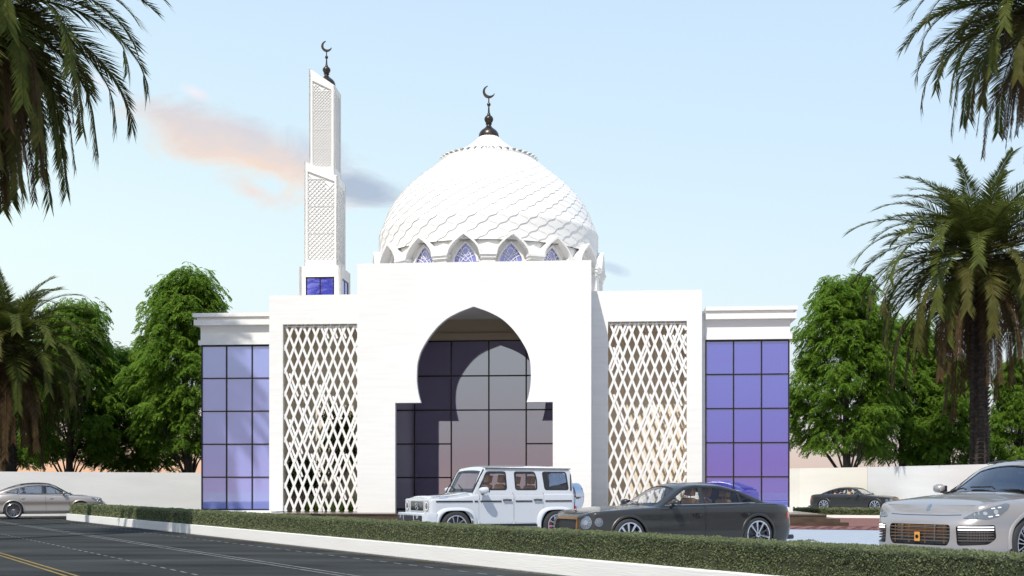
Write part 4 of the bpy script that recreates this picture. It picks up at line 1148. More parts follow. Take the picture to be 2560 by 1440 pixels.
    # seats, wheel, mirrors
    for (sx_,sy,sz,lm) in P['seats']:
        s_=MB(); s_.box(-.07,.07,-.25,.25,-.45,.22); st=s_.build('seat',M[lm],root,smooth=True); st.location=(sx_,sy,sz); st.rotation_euler=(0,-.22,0); bevel(st,.06,3)
        s_=MB(); s_.box(-.055,.055,-.14,.14,.27,.46); s_.tube([(0,-.06,.2),(0,-.06,.3)],.01,6); s_.tube([(0,.06,.2),(0,.06,.3)],.01,6); hr=s_.build('headrest',M[lm],st,smooth=True); bevel(hr,.05,3)
    sx_,sy,sz=P['steer']; s_=MB(); n=28; s_.tube([(.18*0+.0,.18*math.cos(2*math.pi*k/n),.18*math.sin(2*math.pi*k/n)) for k in range(n+1)],.014,6,cap=False); s_.bar((0,-.17,0),(0,.17,0),.03,.05); s_.bar((0,0,0),(0.0,0,-.17),.05,.03,up=(0,1,0))
    sw=s_.build('steering_wheel',M['leather_black'],root,smooth=True); sw.location=(sx_,sy,sz); sw.rotation_euler=(0,-.45,0)
    P['extra'](S,root,side,topf,body,pm)
    return root,S
def mirror(root,x,y,z,sg,w=.26,h=.15,pm=None,dx=.13,sc_=1):
    m=MB(); n=16; rings=[]
    prof=[(0,.35),(.02,.8),(.06,1.0),(dx*.7,.92),(dx,.62),(dx+.02,.2)]   # along +x the cap narrows
    vs=[]
    for px_,s_ in prof:
        for k in range(n):
            a=2*math.pi*k/n; ca,sa=math.cos(a),math.sin(a); e=.75
            vs.append((x+px_-.02,y+sg*(.5*w*s_*math.copysign(abs(ca)**e,ca)+w*.5+.07),z+.5*h*s_*math.copysign(abs(sa)**e,sa)))
    m.add(vs,[(r*n+k,r*n+(k+1)%n,(r+1)*n+(k+1)%n,(r+1)*n+k) for r in range(len(prof)-1) for k in range(n)]+[tuple(range(n)),tuple((len(prof)-1)*n+k for k in range(n))])
    o=m.build('mirror',pm,root,smooth=True,angle=60)
    m=MB(); m.bar((x+.04,y-sg*.03,z-h*.55),(x+.04,y+sg*.13,z-h*.38),.06,.035); m.box(x-.021,x-.012,y+sg*.07 if sg>0 else y-.07-w*.9,y+sg*(.07+w*.9) if sg>0 else y-.07,z-h*.32,z+h*.32)
    m.lathe([(.47*h,0),(.5*h,.004),(.5*h,.012),(.47*h,.016)],4,(0,0,-50))
    m.v=m.v[:-16]; m.f=[f for f in m.f if max(f)<len(m.v)]; m.m=m.m[:len(m.f)]
    m.build('mirror_foot',M['black_trim'],o)
def std_handle(mat,dz=.0,ln=.20,pos=.12,th=.028,hz=None):
    def h(S,lp,d,dr_):
        xs=[p[0] for p in lp]; sg=1 if xs[0]>0 else -1
        xr_=min(x for x,z in d); l0=S.lx(xr_+pos+ln,sg); l1=S.lx(xr_+pos,sg); z=(hz if hz else max(z for x,z in d)-.16+dz)
        m=MB(); n=10; vs=[]
        for i in range(n+1):
            l=l0+(l1-l0)*i/n; b=.016+.018*math.sin(math.pi*i/n)**.5
            for dzz,o in ((-th/2,b-.012),(-th/2,b),(th/2,b),(th/2,b-.012)): vs.append(S.pt(l,z+dzz,o))
        m.add(vs,[(4*i+k,4*i+(k+1)%4,4*i+4+(k+1)%4,4*i+4+k) for i in range(n) for k in range(4)]+[(0,1,2,3),(4*n,4*n+1,4*n+2,4*n+3)])
        cup=[(l0+(l1-l0)*(.5+.36*math.cos(t)),z+.038*math.sin(t)) for t in [2*math.pi*k/20 for k in range(20)]]
        surf(m,S.off(.002),cup,(),.05)
        m.build('door_handle',M[mat],dr_,smooth=True,angle=40)
    return h
def oval(cx,cz,a,b,rot=0,n=28,e=1.0):
    c,s=math.cos(rot),math.sin(rot); out=[]
    for k in range(n):
        t=2*math.pi*k/n; x=a*math.copysign(abs(math.cos(t))**e,math.cos(t)); y=b*math.copysign(abs(math.sin(t))**e,math.sin(t)); out.append((cx+c*x-s*y,cz+s*x+c*y))
    return out
def lamp_round(S,root,l,z,r,inner,name='headlight',ring='chrome',bulge=.02,lens='lamp_lens',depth=0,rw_=.018):
    m=MB(); surf(m,lambda a,b: S.pt(a,b,.004+bulge*max(0,1-((a-l)**2+(b-z)**2)/(r*r))),oval(l,z,r,r,n=32),(),.03)
    h=m.build(name,M[lens],root,smooth=True)
    m=MB(); ribbon(m,S.off(.016),oval(l,z,r*1.02,r*1.02,n=36),rw_,closed=True)
    if inner:
        surf(m,S.off(.006+bulge),oval(l,z,r*.42,r*.42,n=24),(),.03)
        for k in range(10):
            a=k*math.pi/5; ribbon(m,S.off(.008+bulge*.6),[(l+r*.5*math.cos(a),z+r*.5*math.sin(a)),(l+r*.85*math.cos(a),z+r*.85*math.sin(a))],.007)
    m.build('lamp_ring',M[ring],h,smooth=True); return h

# ---- white off-roader
def g_recess():
    def poly(S): return rnd([(-.43,.78),(.43,.78),(.44,1.04),(-.44,1.04)],.04)
    def det(S,g,lp):
        m=MB()
        for k in range(-7,8):
            if k==0: continue
            l=k*.055; ribbon(m,S.off(.006),[(l,.80),(l*1.01,1.02)],.020); ribbon(m,S.off(.000),[(l+.012,.80),(l+.012,1.02)],.012)
        m.build('grille_bars',M['chrome'],g)
        m=MB(); n=40; c=(0,.905); r=.088; m.lathe([(r-.010,0),(r-.004,.008),(r+.004,.008),(r+.010,0),(r,-.004)],40,(0,0,0),axis='x',closed=True)
        for a in (math.pi/2,math.pi/2+2*math.pi/3,math.pi/2-2*math.pi/3):
            d=Vector((0,math.cos(a),math.sin(a))); p=Vector((0,-math.sin(a),math.cos(a)))
            m.add([p*.016+Vector((.004,0,0)),-p*.016+Vector((.004,0,0)),d*(r-.003),Vector((.014,0,0))],[(0,2,3),(2,1,3),(1,0,3)])
        m.v=[(v[0]+2.135,v[1]+c[0],v[2]+c[1]) for v in m.v]; m.build('round_emblem',M['chrome'],g,smooth=True,angle=30)
        m=MB(); ribbon(m,S.off(.008),lp,.025,closed=True); m.build('grille_frame',M['paint_white'],g)
    return [dict(name='grille',poly=poly,detail=det,depth=.06)]
def g_handle(S,lp,d,dr_):
    sg=1 if lp[0][0]>0 else -1; xr_=min(x for x,z in d); a,b=S.lx(xr_+.30,sg),S.lx(xr_+.06,sg); z=1.06; m=MB()
    vs=[S.pt(l,zz,o) for l in (a,b) for zz in (z-.018,z+.018) for o in (.012,.045)]
    m.add(vs,[(0,1,3,2),(4,6,7,5),(0,4,5,1),(2,3,7,6),(1,5,7,3)]); m.build('door_handle',M['black_trim'],dr_)
    cup=oval((a+b)/2,z,.075,.042,n=20); m=MB(); surf(m,S.off(.004),cup,(),.05); m.build('handle_cup',M['chrome'],dr_)
    # black side rubbing strip with its bright rim
    x1_=max(x for x,z in d); m=MB(); a,b=S.lx(x1_-.03,sg),S.lx(xr_+.34,sg); ribbon(m,S.off(.014),[(a,1.03),(b,1.03)],.035); m.build('side_strip',M['black_trim'],dr_)
    m=MB()
    for zz in (.50,.62,1.02,1.14):
        if zz in (.50,1.14): p=S.pt(S.lx(x1_+.005,sg),zz,.008); m.tube([p-Vector((0,0,.05)),p+Vector((0,0,.05))],.014,8)
    m.build('hinge',M['paint_white'],dr_)
def g_extra(S,root,side,topf,body,pm):
    # bonnet panel raised between the wings
    def hood(x,t):
        yh=.70-.03*(x-.9); e=S.zs(S.lx(x)); zz=e+.035+.035*(1-abs(t)**2.5)+.012*(1 if abs(t)<.62 else 0); zz-=.035*max(0,(x-1.95)/.15)**2
        return Vector((x,t*yh,zz))
    m=MB(); o=[(.93,-1),(2.09,-1),(2.09,1),(.93,1)]; surf(m,hood,o,(),.07)
    dl=dens(o,.07); m.add([hood(*p) for p in dl]+[hood(*p)-Vector((0,0,.075)) for p in dl],[(i,(i+1)%len(dl),(i+1)%len(dl)+len(dl),i+len(dl)) for i in range(len(dl))])
    m.build('bonnet',pm,root,smooth=True,merge=.001,angle=35)
    for sg in (1,-1):
        # indicator on the wing, round headlight
        m=MB(); m.lathe([(.0,.055),(.05,.045),(.08,.02),(.09,0)],16); t=m.build('turn_signal',M['lamp_lens'],root,smooth=True); t.location=(1.72,sg*.79,1.105); t.scale=(1.5,.75,1)
        lamp_round(S,root,sg*.655,.915,.112,True,lens='lamp_smoke',ring='satin_silver')
        m=MB(); ribbon(m,S.off(.018),oval(sg*.655,.915,.098,.098),.010,closed=True); m.build('daylight_ring',M['lamp_white'],root)
        m=MB(); surf(m,S.off(.004),oval(sg*.50,.905,.012,.012,n=10),(),.03); m.build('sensor',M['black_trim'],root)
        # flared arches
        for xw in (1.445,-1.445):
            m=MB(); P=[(.60,-.42),(.56,-.05),(.43,.33),(.30,.455),(-.30,.455),(-.43,.33),(-.56,-.05),(-.60,-.42)]; Q=[(.50,-.42),(.485,-.05),(.37,.26),(.25,.37),(-.25,.37),(-.37,.26),(-.485,-.05),(-.50,-.42)]
            P=[(.60,-.42),(.60,-.2)]+[(.60*math.copysign(abs(math.cos(t))**.62,math.cos(t)),.485*math.sin(t)**.72) for t in [math.pi*k/30 for k in range(31)]]+[(-.60,-.2),(-.60,-.42)]; n=len(P); vs=[]
            for i in range(n):
                f=i/(n-1)*(7); k=min(6,int(f)); tq=f-k
                q=(Q[k][0]+(Q[k+1][0]-Q[k][0])*tq,Q[k][1]+(Q[k+1][1]-Q[k][1])*tq)
                # inner edge nearest to this outer point
                px_,pz=P[i]; s_=.835; q=(px_*s_,pz*s_ if pz>0 else pz)
                vs+=[(xw+px_,sg*.888,.40+pz),(xw+px_*.97,sg*.925,.40+(pz*.97 if pz>0 else pz)),(xw+q[0]*1.02,sg*.962,.40+(q[1]*1.03 if pz>0 else q[1])),(xw+q[0],sg*.962,.40+q[1]),(xw+q[0],sg*.86,.40+q[1])]
            m.add(vs,[(5*i+j,5*i+5+j,5*i+6+j,5*i+1+j) for i in range(n-1) for j in range(4)])
            m.build('wheel_flare',pm,root,smooth=True,angle=45)
        # front wing strip, rear strip, running board, drip rail
        m=MB(); ribbon(m,lambda x,z: S.pt(S.lx(x,sg),z,.014),[(1.98,1.03),(.98,1.03)],.035); ribbon(m,lambda x,z: S.pt(S.lx(x,sg),z,.014),[(.93,1.03),(.83,1.03)],.035); ribbon(m,lambda x,z: S.pt(S.lx(x,sg),z,.014),[(-1.10,1.03),(-1.90,1.03)],.035); m.build('side_strip',M['black_trim'],root)
        m=MB(); m.box(-.88,.88,sg*.80-.12,sg*.80+.12,.37,.43); m.build('running_board',M['black_trim'],root); m=MB(); m.box(-.88,.88,sg*.93-.012,sg*.93+.012,.35,.375); m.tube([(-.9,sg*.90,.33),(.9,sg*.90,.33)],.028,8); m.build('exhaust_rail',M['satin_silver'],root)
        m=MB(); pts=[side(x,1.863,sg,.028) for x in [.58-.05*k for k in range(51)]]; m.tube([(p.x,p.y,1.87) for p in pts],.014,6); m.build('drip_rail',M['black_trim'],root)
        mirror(root,.66,sg*.88,1.31,sg,.27,.18,pm,.22)
        m=MB(); p0=side(.975,1.24,sg,.012); p1=side(.62,1.84,sg,.012); m.bar(p0,p1,.03,.02,up=(0,1,0)); m.build('pillar_trim',M['black_trim'],root)
        m=MB(); m.box(-2.06,-2.03,sg*.78-.06,sg*.78+.06,.72,.90); m.build('tail_light',M['tail_red'],root)
        m=MB(); m.prism(rnd([(-1.93,1.30),(-1.88,1.30),(-1.90,1.72),(-1.93,1.74)],.01),0,.01); m.v=[(x,side(x,z,sg,.006).y+y*sg*.3,z) for x,y,z in m.v]; m.build('rear_quarter_glass',M['black_gloss'],root)
    for y in (.15,-.38):
        m=MB(); a=topf(.965,y/.86,.03); b=topf(.86,(y-.42)/.86,.03); m.tube([a,topf(.93,(y-.05)/.86,.05),b],.012,6); m.build('wiper',M['black_trim'],root)
    # bumpers
    m=MB(); pl=[(2.36,0),(2.36,.55),(2.33,.80),(2.22,.93),(2.02,.955),(1.98,.955)]
    sec=[(-.10,.74),(-.02,.745),(0,.72),(0,.62),(-.015,.50),(-.05,.42),(-.16,.38)]
    full=[(x,-y) for x,y in pl[::-1][:-1]]+pl; vs=[]
    for x,y in full:
        for dx,z in sec: vs.append((x+dx*(1 if abs(y)<.9 else .45),y*(1+dx*.3 if abs(y)>.5 else 1),z))
    k=len(sec); m.add(vs,[(i*k+j,(i+1)*k+j,(i+1)*k+j+1,i*k+j+1) for i in range(len(full)-1) for j in range(k-1)])
    m.add([(2.0,-.9,.745),(2.27,-.9,.742),(2.27,.9,.742),(2.0,.9,.745)],[(0,1,2,3)])
    fb=m.build('front_bumper',pm,root,smooth=True,angle=25)
    m=MB()
    for y0,y1 in ((-.30,.30),(.40,.80),(-.80,-.40)):
        m.prism(rnd([(y0,.46),(y1,.46),(y1+.02,.68),(y0-.02,.68)],.03),0,.012)
    m.v=[(2.362-max(0,abs(x)-.55)*.13-y+.006,x,z) for x,y,z in m.v]; m.build('bumper_intake',M['black_trim'],fb)
    m=MB()
    for y0,y1 in ((-.30,.30),(.40,.80),(-.80,-.40)):
        for k in range(6): z=.49+.034*k; m.bar((2.374-max(0,abs(y0)-.55)*.13,y0,z),(2.374-max(0,abs(y1)-.55)*.13,y1,z),.006,.006)
    m.build('intake_mesh',M['dark_metal'],fb)
    m=MB(); m.box(-2.16,-1.98,-.90,.90,.50,.70); rb=m.build('rear_bumper',pm,root); bevel(rb,.03,3)
    m=MB(); m.lathe([(0,0),(.36,0),(.395,-.03),(.40,-.10),(.385,-.22),(.37,-.26)],48,(0,0,0),axis='x'); m.v=[(-2.52-v[0]*1.0-.0,v[1]+.12,v[2]+1.12) for v in m.v]; m.v=[(-2.04-( -2.04-(v[0]))*1.0,v[1],v[2]) for v in m.v]
    m.v=[((-2.32)+(-2.32-v[0])*-1 if False else v[0],v[1],v[2]) for v in m.v]
    m.build('spare_wheel_cover',M['chrome'],root,smooth=True,angle=35)
PG=dict(plan=[(2.12,0,1.10),(2.12,.5,1.095),(2.12,.80,1.09),(2.09,.865,1.085),(2.02,.885,1.09),(1.9,.895,1.095),(1.45,.895,1.12),(.95,.895,1.19),(.7,.895,1.215),(-1.85,.895,1.215),(-1.95,.885,1.215),(-2.01,.82,1.215),(-2.03,.5,1.215),(-2.03,0,1.215)],
  df=[(.3,.0),(1.2,.0)],dr=[(.3,0),(1.2,0)],ds=[(.3,.02),(.5,.0),(1.0,0),(1.2,.012)],r=.03,paint='paint_white',zb=lambda x:.45 if abs(x)<.95 else .55,
  xf=1.445,xr=-1.445,rw=.40,Ra=.455,recess=g_recess(),
  doors=[[(.80,.47),(-.17,.47),(-.17,1.4),(.80,1.4)],[(-.20,.47),(-.90,.47),(-1.06,.85),(-1.06,1.4),(-.20,1.4)]],drad=.07,handle=g_handle,
  lid=pchip([(-2.1,1.2),(.85,1.2),(.95,1.21),(1.5,1.14),(2.1,1.10)]),cabin=(.9,-1.95),hw=.895,belt=1.2,tw=.955,wd=.27,
  wf=dict(n=5,sp=[(.035,.075,.022,.030),(-.035,-.075,.022,.030)],rim=.71,cal='caliper_red',hub=.065,ca=-.5),
  ze=[(1.02,1.19),(.98,1.21),(.63,1.83),(.58,1.872),(.45,1.875),(-1.80,1.875),(-1.90,1.84),(-2.01,1.19)],zc=[(1.03,1.20),(1.0,1.215),(.64,1.855),(.58,1.91),(.3,1.95),(-1.0,1.96),(-1.82,1.94),(-1.93,1.86),(-2.02,1.19)],
  gx=(1.03,-2.02),tumble=.085,rf=.03,yin=.012,gstations=[.98,.9,.8,.7,.66,.62,.58,-1.9],grad=.07,
  windows=[[(.80,1.315),(.55,1.79),(.0,1.79),(-.02,1.315)],[(-.26,1.315),(-.24,1.79),(-.84,1.79),(-.90,1.60),(-.90,1.315)],[(-1.12,1.315),(-1.06,1.79),(-1.78,1.79),(-1.84,1.315)]],wtrim=.035,
  screen=[(.955,-.90),(.955,.90),(.665,.90),(.665,-.90)],rscreen=[(-1.95,-.7),(-1.95,.7),(-1.99,.7),(-1.99,-.7)],
  seats=[(.0,.40,1.25,'leather_tan'),(.0,-.40,1.25,'leather_tan'),(-.85,.42,1.22,'leather_tan'),(-.85,-.42,1.22,'leather_tan')],steer=(.52,.40,1.25),extra=g_extra)
suv,_=make_car(PG,'boxy white four door off-roader with chrome spare wheel cover in front of the portal','car','parked_car','cars parked in front of the mosque')
def place(o,p0,p1,mid=0.0,z=0,scale=1):
    """p0 rear axle, p1 front axle on the ground, on the side nearest the camera when mid is the half track"""
    p0,p1=Vector(p0),Vector(p1); d=(p1-p0).normalized(); n=Vector((-d.y,d.x)); c=(p0+p1)/2
    o.location=(c.x+n.x*mid,c.y+n.y*mid,z); o.rotation_euler=(0,0,math.atan2(d.y,d.x)); o.scale=(scale,)*3
place(suv,ground(1388,30.05),ground(1142,28.75),-.9,0,1.025)
# ---- dark saloon
def b_recess():
    def poly(S): return rnd([(-.50,.34),(.50,.34),(.52,.55),(.49,.745),(-.49,.745),(-.52,.55)],.07,6)
    def det(S,g,lp):
        m=MB()
        for k in range(-13,14):
            l=k*.036; ribbon(m,S.off(.004),[(l,.35),(l,.73)],.008); ribbon(m,S.off(-.006),[(l+.006,.35),(l+.006,.73)],.004)
        m.build('grille_bars',M['black_trim'],g)
        m=MB(); ribbon(m,S.off(.012),lp,.042,closed=True); ribbon(m,S.off(.006),[tuple(p) for p in shrink(lp,-.025)],.03,closed=True); m.build('grille_frame',M['copper_trim'],g,smooth=True)
    return [dict(name='grille',poly=poly,detail=det,depth=.05)]
def b_extra(S,root,side,topf,body,pm):
    for sg in (1,-1):
        lamp_round(S,root,sg*.76,.665,.122,True,lens='lamp_smoke',ring='satin_silver',rw_=.008)
        lamp_round(S,root,sg*1.04,.675,.080,False,lens='lamp_smoke',ring='satin_silver',rw_=.007)
        m=MB(); surf(m,S.off(.004),rnd([(sg*.55,.22),(sg*1.0,.24),(sg*.96,.40),(sg*.6,.38)],.04),(),.05); m.build('bumper_intake',M['black_trim'],root)
        L=lambda x:S.lx(x,sg)
        m=MB(); surf(m,S.off(.009),[(L(1.12),.715),(L(.90),.715),(L(.90),.80),(L(1.14),.80)],(),.05); v=m.build('wing_vent',M['black_trim'],root)
        m=MB(); 
        for k in range(3): ribbon(m,S.off(.014),[(L(1.10),.735+.022*k),(L(.92),.735+.022*k)],.006)
        m.build('vent_fins',M['dark_metal'],v)
        m=MB(); ribbon(m,lambda x,z:side(x,z,sg,.008),[(.66,1.02),(.13,1.335),(-.2,1.385),(-.8,1.36),(-1.25,1.255),(-1.62,1.07)],.014); m.build('window_moulding',M['black_gloss'],root)
        m=MB(); ribbon(m,lambda x,z:side(x,z,sg,.008),[(.66,.998),(-1.62,1.04)],.014); m.build('waist_moulding',M['satin_silver'],root)
        mirror(root,.52,sg*.88,1.05,sg,.25,.14,pm,.14)
        m=MB(); m.lathe([(0,0),(0,.001)],4); m=MB(); p=(.54,sg*(.88+.195),1.018); m.box(p[0]-.03,p[0]+.10,p[1]-.11,p[1]+.11,p[2]-.010,p[2]+.004); mb_=m.build('mirror_strip',M['chrome'],root); bevel(mb_,.004,2)
        m=MB(); surf(m,S.off(.006),rnd([(sg*(S.Lt-1.0),.70),(sg*(S.Lt-.55),.70),(sg*(S.Lt-.55),.86),(sg*(S.Lt-1.0),.84)],.05),(),.05); m.build('tail_light',M['tail_red'],root,smooth=True)
        m=MB(); m.tube([(-2.6,sg*.62,.30),(-2.76,sg*.62,.30)],.05,12); m.build('exhaust_pipe',M['dark_metal'],root)
        # crease from nose to door
        m=MB(); pts=[S.pt(L(x),z,.002) for x,z in []]
    # bonnet edge, ornament, wipers
    def lid(x,y): 
        l=S.lx(x); E=S.pt(l,S.zs(l)); f=1-min(1,abs(y)/E.y); return Vector((x,y,E.z+(PB['lid'](x)-E.z)*(1-(1-f)**2.2)+.003))
    m=MB()
    for sg in (1,-1): ribbon(m,lid,[(1.10,sg*.80),(1.6,sg*.74),(2.1,sg*.64),(2.42,sg*.50)],.010)
    ribbon(m,lid,[(2.42,-.46),(2.44,0),(2.42,.46)],.010); m.build('bonnet_gap',M['black_trim'],root)
    m=MB(); m.tube([(2.40,0,.84),(2.40,0,.885)],.012,8); m.add([(2.45,0,.885),(2.40,.0,.90),(2.33,.055,.92),(2.33,-.055,.92),(2.35,0,.885)],[(0,2,1),(0,1,3),(0,4,2),(0,3,4),(1,2,3)]); m.build('bonnet_ornament',M['satin_silver'],root)
    for y in (.25,-.3):
        m=MB(); m.tube([topf(.98,y/.85,.02),topf(.93,(y-.1)/.85,.03),topf(.90,(y-.5)/.85,.02)],.010,6); m.build('wiper',M['black_trim'],root)
    m=MB(); surf(m,lambda a,b:topf(a,b,.006),rnd([(.02,-.55),(-.75,-.55),(-.75,.55),(.02,.55)],.05),(),.1); m.build('sunroof',M['black_gloss'],root,smooth=True)
PB=dict(plan=[(2.63,0,.82),(2.62,.38,.825),(2.55,.66,.845),(2.36,.86,.875),(1.95,.93,.905),(1.6,.97,.93),(1.0,.962,.96),(.4,.95,.975),(-.4,.95,.985),(-1.0,.958,1.0),(-1.55,.985,1.03),(-2.1,.955,1.03),(-2.5,.84,.99),(-2.7,.55,.965),(-2.75,0,.96)],
  df=[(.15,.12),(.3,.02),(.45,0),(.60,.015),(.74,.06),(.82,.12),(.92,.14)],dr=[(.2,.12),(.4,.02),(.6,0),(.8,.04),(1.0,.10)],ds=[(.15,.09),(.3,.03),(.5,.0),(.62,.01),(.72,.022),(.80,.018),(.9,.03),(1.0,.07),(1.05,.09)],r=.06,paint='paint_charcoal',
  zb=lambda x:.19,xf=1.597,xr=-1.597,rw=.372,Ra=.405,recess=b_recess(),st=.05,
  doors=[[(.86,.24),(-.23,.24),(-.26,1.2),(.80,1.2)],[(-.26,.24),(-1.10,.24),(-1.38,.66),(-1.46,1.2),(-.29,1.2)]],handle=std_handle('black_gloss',hz=.80,ln=.20,pos=.12),
  lid=pchip([(-2.8,.97),(-2.3,1.03),(-2.02,1.05),(-1.98,.93),(.95,.93),(1.06,.985),(1.5,.985),(2.0,.945),(2.3,.90),(2.45,.855),(2.7,.82)]),cabin=(1.0,-2.0),hw=.99,belt=.9,tw=.975,wd=.27,
  wf=dict(n=10,sp=[(.0,.0,.022,.052)],rim=.79,hub=.05,mat='chrome'),lip=(.045,.014,None),
  ze=[(.95,.955),(.80,.985),(.45,1.20),(.1,1.375),(-.2,1.415),(-.7,1.405),(-1.2,1.31),(-1.7,1.135),(-1.98,1.03),(-2.2,1.0)],
  zc=[(1.06,.98),(.95,1.02),(.5,1.27),(.22,1.405),(0,1.45),(-.4,1.475),(-.9,1.45),(-1.3,1.355),(-1.8,1.16),(-2.1,1.05),(-2.2,1.03)],gx=(1.07,-2.16),tumble=.33,rf=.05,yin=.05,grad=.03,
  windows=[[(.64,1.02),(.13,1.31),(-.24,1.365),(-.24,1.02)],[(-.34,1.02),(-.34,1.368),(-.80,1.345),(-1.20,1.245),(-1.24,1.04)],[(-1.27,1.04),(-1.235,1.235),(-1.60,1.07)]],wtrim=.012,
  screen=[(.93,-.88),(.99,-.4),(1.0,0),(.99,.4),(.93,.88),(.27,.84),(.24,0),(.27,-.84)],rscreen=[(-1.20,-.78),(-1.20,.78),(-1.98,.82),(-1.98,-.82)],
  seats=[(-.15,.38,.93,'leather_tan'),(-.15,-.38,.93,'leather_tan'),(-1.05,.38,.90,'leather_tan'),(-1.05,-.38,.90,'leather_tan')],steer=(.38,.38,.95),extra=b_extra)
sed,_=make_car(PB,'dark grey saloon with bronze edged upright grille behind the hedge right of the white off-roader','car','parked_car','cars parked in front of the mosque')
place(sed,ground(1890.6,24.3),ground(1577,23.05),-.93); sed.scale=(1,1,1.035)
s2=copy_tree(sed); s2['label']='small dark grey saloon parked far back by the sun-tinted boundary wall'
place(s2,ground(2061,68.0),ground(2187,65.8),.93,0,1.02)
# ---- silver crossover
def p_rec():
    def c(S): return rnd([(-.46,.375),(.46,.375),(.50,.46),(.50,.665),(-.50,.665),(-.50,.47)],.05,5)
    def side_(sg):
        return lambda S: rnd([(sg*.60,.38),(sg*1.02,.40),(sg*1.17,.48),(sg*1.15,.665),(sg*.58,.655)],.045,5)
    def dc(S,g,lp):
        m=MB()
        for k in range(5): z=.44+.046*k; ribbon(m,S.off(-.006),[(-.495 if k else -.46,z),(.495 if k else .46,z)],.014)
        for l in (-.25,.16,.36): pass
        for l in (-.27,.27): ribbon(m,S.off(.000),[(l,.43),(l,.675)],.018)
        m.build('grille_slats',M['warm_slat'],g)
        m=MB()
        for l in (-.42,-.17,.1,.40): ribbon(m,S.off(-.025),[(l,.40),(l,.66)],.016)
        for z in (.50,.56,.60,.645): ribbon(m,S.off(-.027),[(-.38,z),(.44,z)],.013)
        m.build('grille_backing',M['copper_trim'],g)
        m=MB(); surf(m,S.off(.014),rnd([(-.045,.425),(.045,.425),(.045,.555),(-.045,.555)],.008),(),.05); pl=m.build('front_sensor_plate',M['orange_plate'],g)
        m=MB(); surf(m,S.off(.020),oval(0,.49,.026,.026,n=18),(),.05); m.build('sensor_lens',M['black_gloss'],pl)
    def dsd(S,g,lp):
        sg=1 if lp[0][0]>0 else -1; m=MB()
        for z in (.635,.60): ribbon(m,S.off(.002),[(sg*.61,z),(sg*1.13,z)],.017)
        m.build('daylight_strip',M['lamp_white'],g)
        m=MB()
        for z in (.565,.53,.49,.45): ribbon(m,S.off(-.004),[(sg*.61,z),(sg*1.13,z)],.012)
        for k in range(8): l=sg*(.74+.042*k); ribbon(m,S.off(-.03),[(l,.44),(l,.60)],.008)
        m.build('intake_fins',M['warm_slat'],g)
    return [dict(name='grille',poly=c,detail=dc,depth=.07),dict(name='bumper_intake',poly=side_(1),detail=dsd,depth=.05),dict(name='bumper_intake',poly=side_(-1),detail=dsd,depth=.05)]
def p_extra(S,root,side,topf,body,pm):
    for sg in (1,-1):
        hl=[(sg*.64,.755),(sg*.82,.83),(sg*1.08,.91),(sg*1.36,.965),(sg*1.44,.95),(sg*1.38,.88),(sg*1.20,.785),(sg*1.02,.745)]
        hl=rnd(hl,.05,5)
        m=MB(); surf(m,S.off(.006),hl,(),.04,[(sg*l,z) for l in [.72+.03*k for k in range(22)] for z in [.78+.012*k for k in range(14)]]); h=m.build('headlight',M['lamp_smoke'],root,smooth=True)
        for lx_,lz_,la_,lb_ in ((1.14,.845,.04,.034),(.98,.825,.03,.026)): m=MB(); surf(m,S.off(.012),oval(sg*lx_,lz_,la_,lb_,n=18),(),.03); m.build('lamp_lens',M['lamp_lens'],h,smooth=True)
        m=MB()
        for l,z in ((1.10,.893),(1.21,.905),(1.05,.782),(1.16,.80)): surf(m,S.off(.013),[(sg*(l-.028),z-.008),(sg*(l+.028),z-.004),(sg*(l+.028),z+.008),(sg*(l-.028),z+.004)],(),.03)
        m.build('daylight_lamp',M['lamp_white'],h)
        mirror(root,.60,sg*.86,1.165,sg,.20,.14,pm,.13)
        m=MB(); ribbon(m,lambda x,z:side(x,z,sg,.004),[(-.14,1.12),(-.15,1.49)],.105); m.build('pillar_trim',M['black_gloss'],root)
        L=lambda x:S.lx(x,sg)
        m=MB(); ribbon(m,S.off(.010),[(L(.95),.36),(L(-.95),.38)],.03); m.build('sill_trim',M['satin_silver'],root,smooth=True)
        m=MB(); ribbon(m,lambda x,z:side(x,z,sg,.008),[(.78,1.125),(.15,1.475),(-.25,1.52),(-.9,1.48),(-1.45,1.33),(-1.85,1.20)],.016); m.build('window_moulding',M['dark_metal'],root)
        m=MB(); surf(m,S.off(.006),rnd([(sg*(S.Lt-1.05),.90),(sg*(S.Lt-.3),.91),(sg*(S.Lt-.3),.96),(sg*(S.Lt-1.0),.97)],.02),(),.05); m.build('tail_light',M['tail_red'],root,smooth=True)
        m=MB(); pts=[topf(x,sg*.96,.035) for x in [.12-.08*k for k in range(17)]]; m.tube(pts,.013,6); m.build('roof_rail',M['dark_metal'],root,smooth=True)
    def lid(x,y): 
        l=S.lx(x); E=S.pt(l,S.zs(l)); f=1-min(1,abs(y)/E.y); return Vector((x,y,E.z+(PC['lid'](x)-E.z)*(1-(1-f)**2.2)+.003))
    m=MB(); ribbon(m,S.off(.003),[(-.62,.80),(-.3,.79),(.3,.79),(.62,.80)],.008); m.build('bonnet_gap',M['dark_metal'],root)
    m=MB(); surf(m,lambda x,y:lid(x,y)+Vector((0,0,.004)),rnd([(2.30,-.026),(2.30,.026),(2.25,.03),(2.21,0),(2.25,-.03)],.012),(),.05); m.build('bonnet_shield_badge',M['satin_silver'],root)
    for y in (.12,-.42):
        m=MB(); m.tube([topf(1.0,y/.85+.1,.02),topf(.96,y/.85,.035),topf(.93,(y-.42)/.85,.025)],.012,6); m.build('wiper',M['bronze_dark'],root)
    m=MB(); m.prism([(-2.28,1.20),(-2.10,1.235),(-2.02,1.215),(-2.10,1.20)],-.60,.60); m.v=[(x+abs(y)*.12,y,z+.02) for x,y,z in m.v]; m.build('tail_spoiler',M['dark_metal'],root)
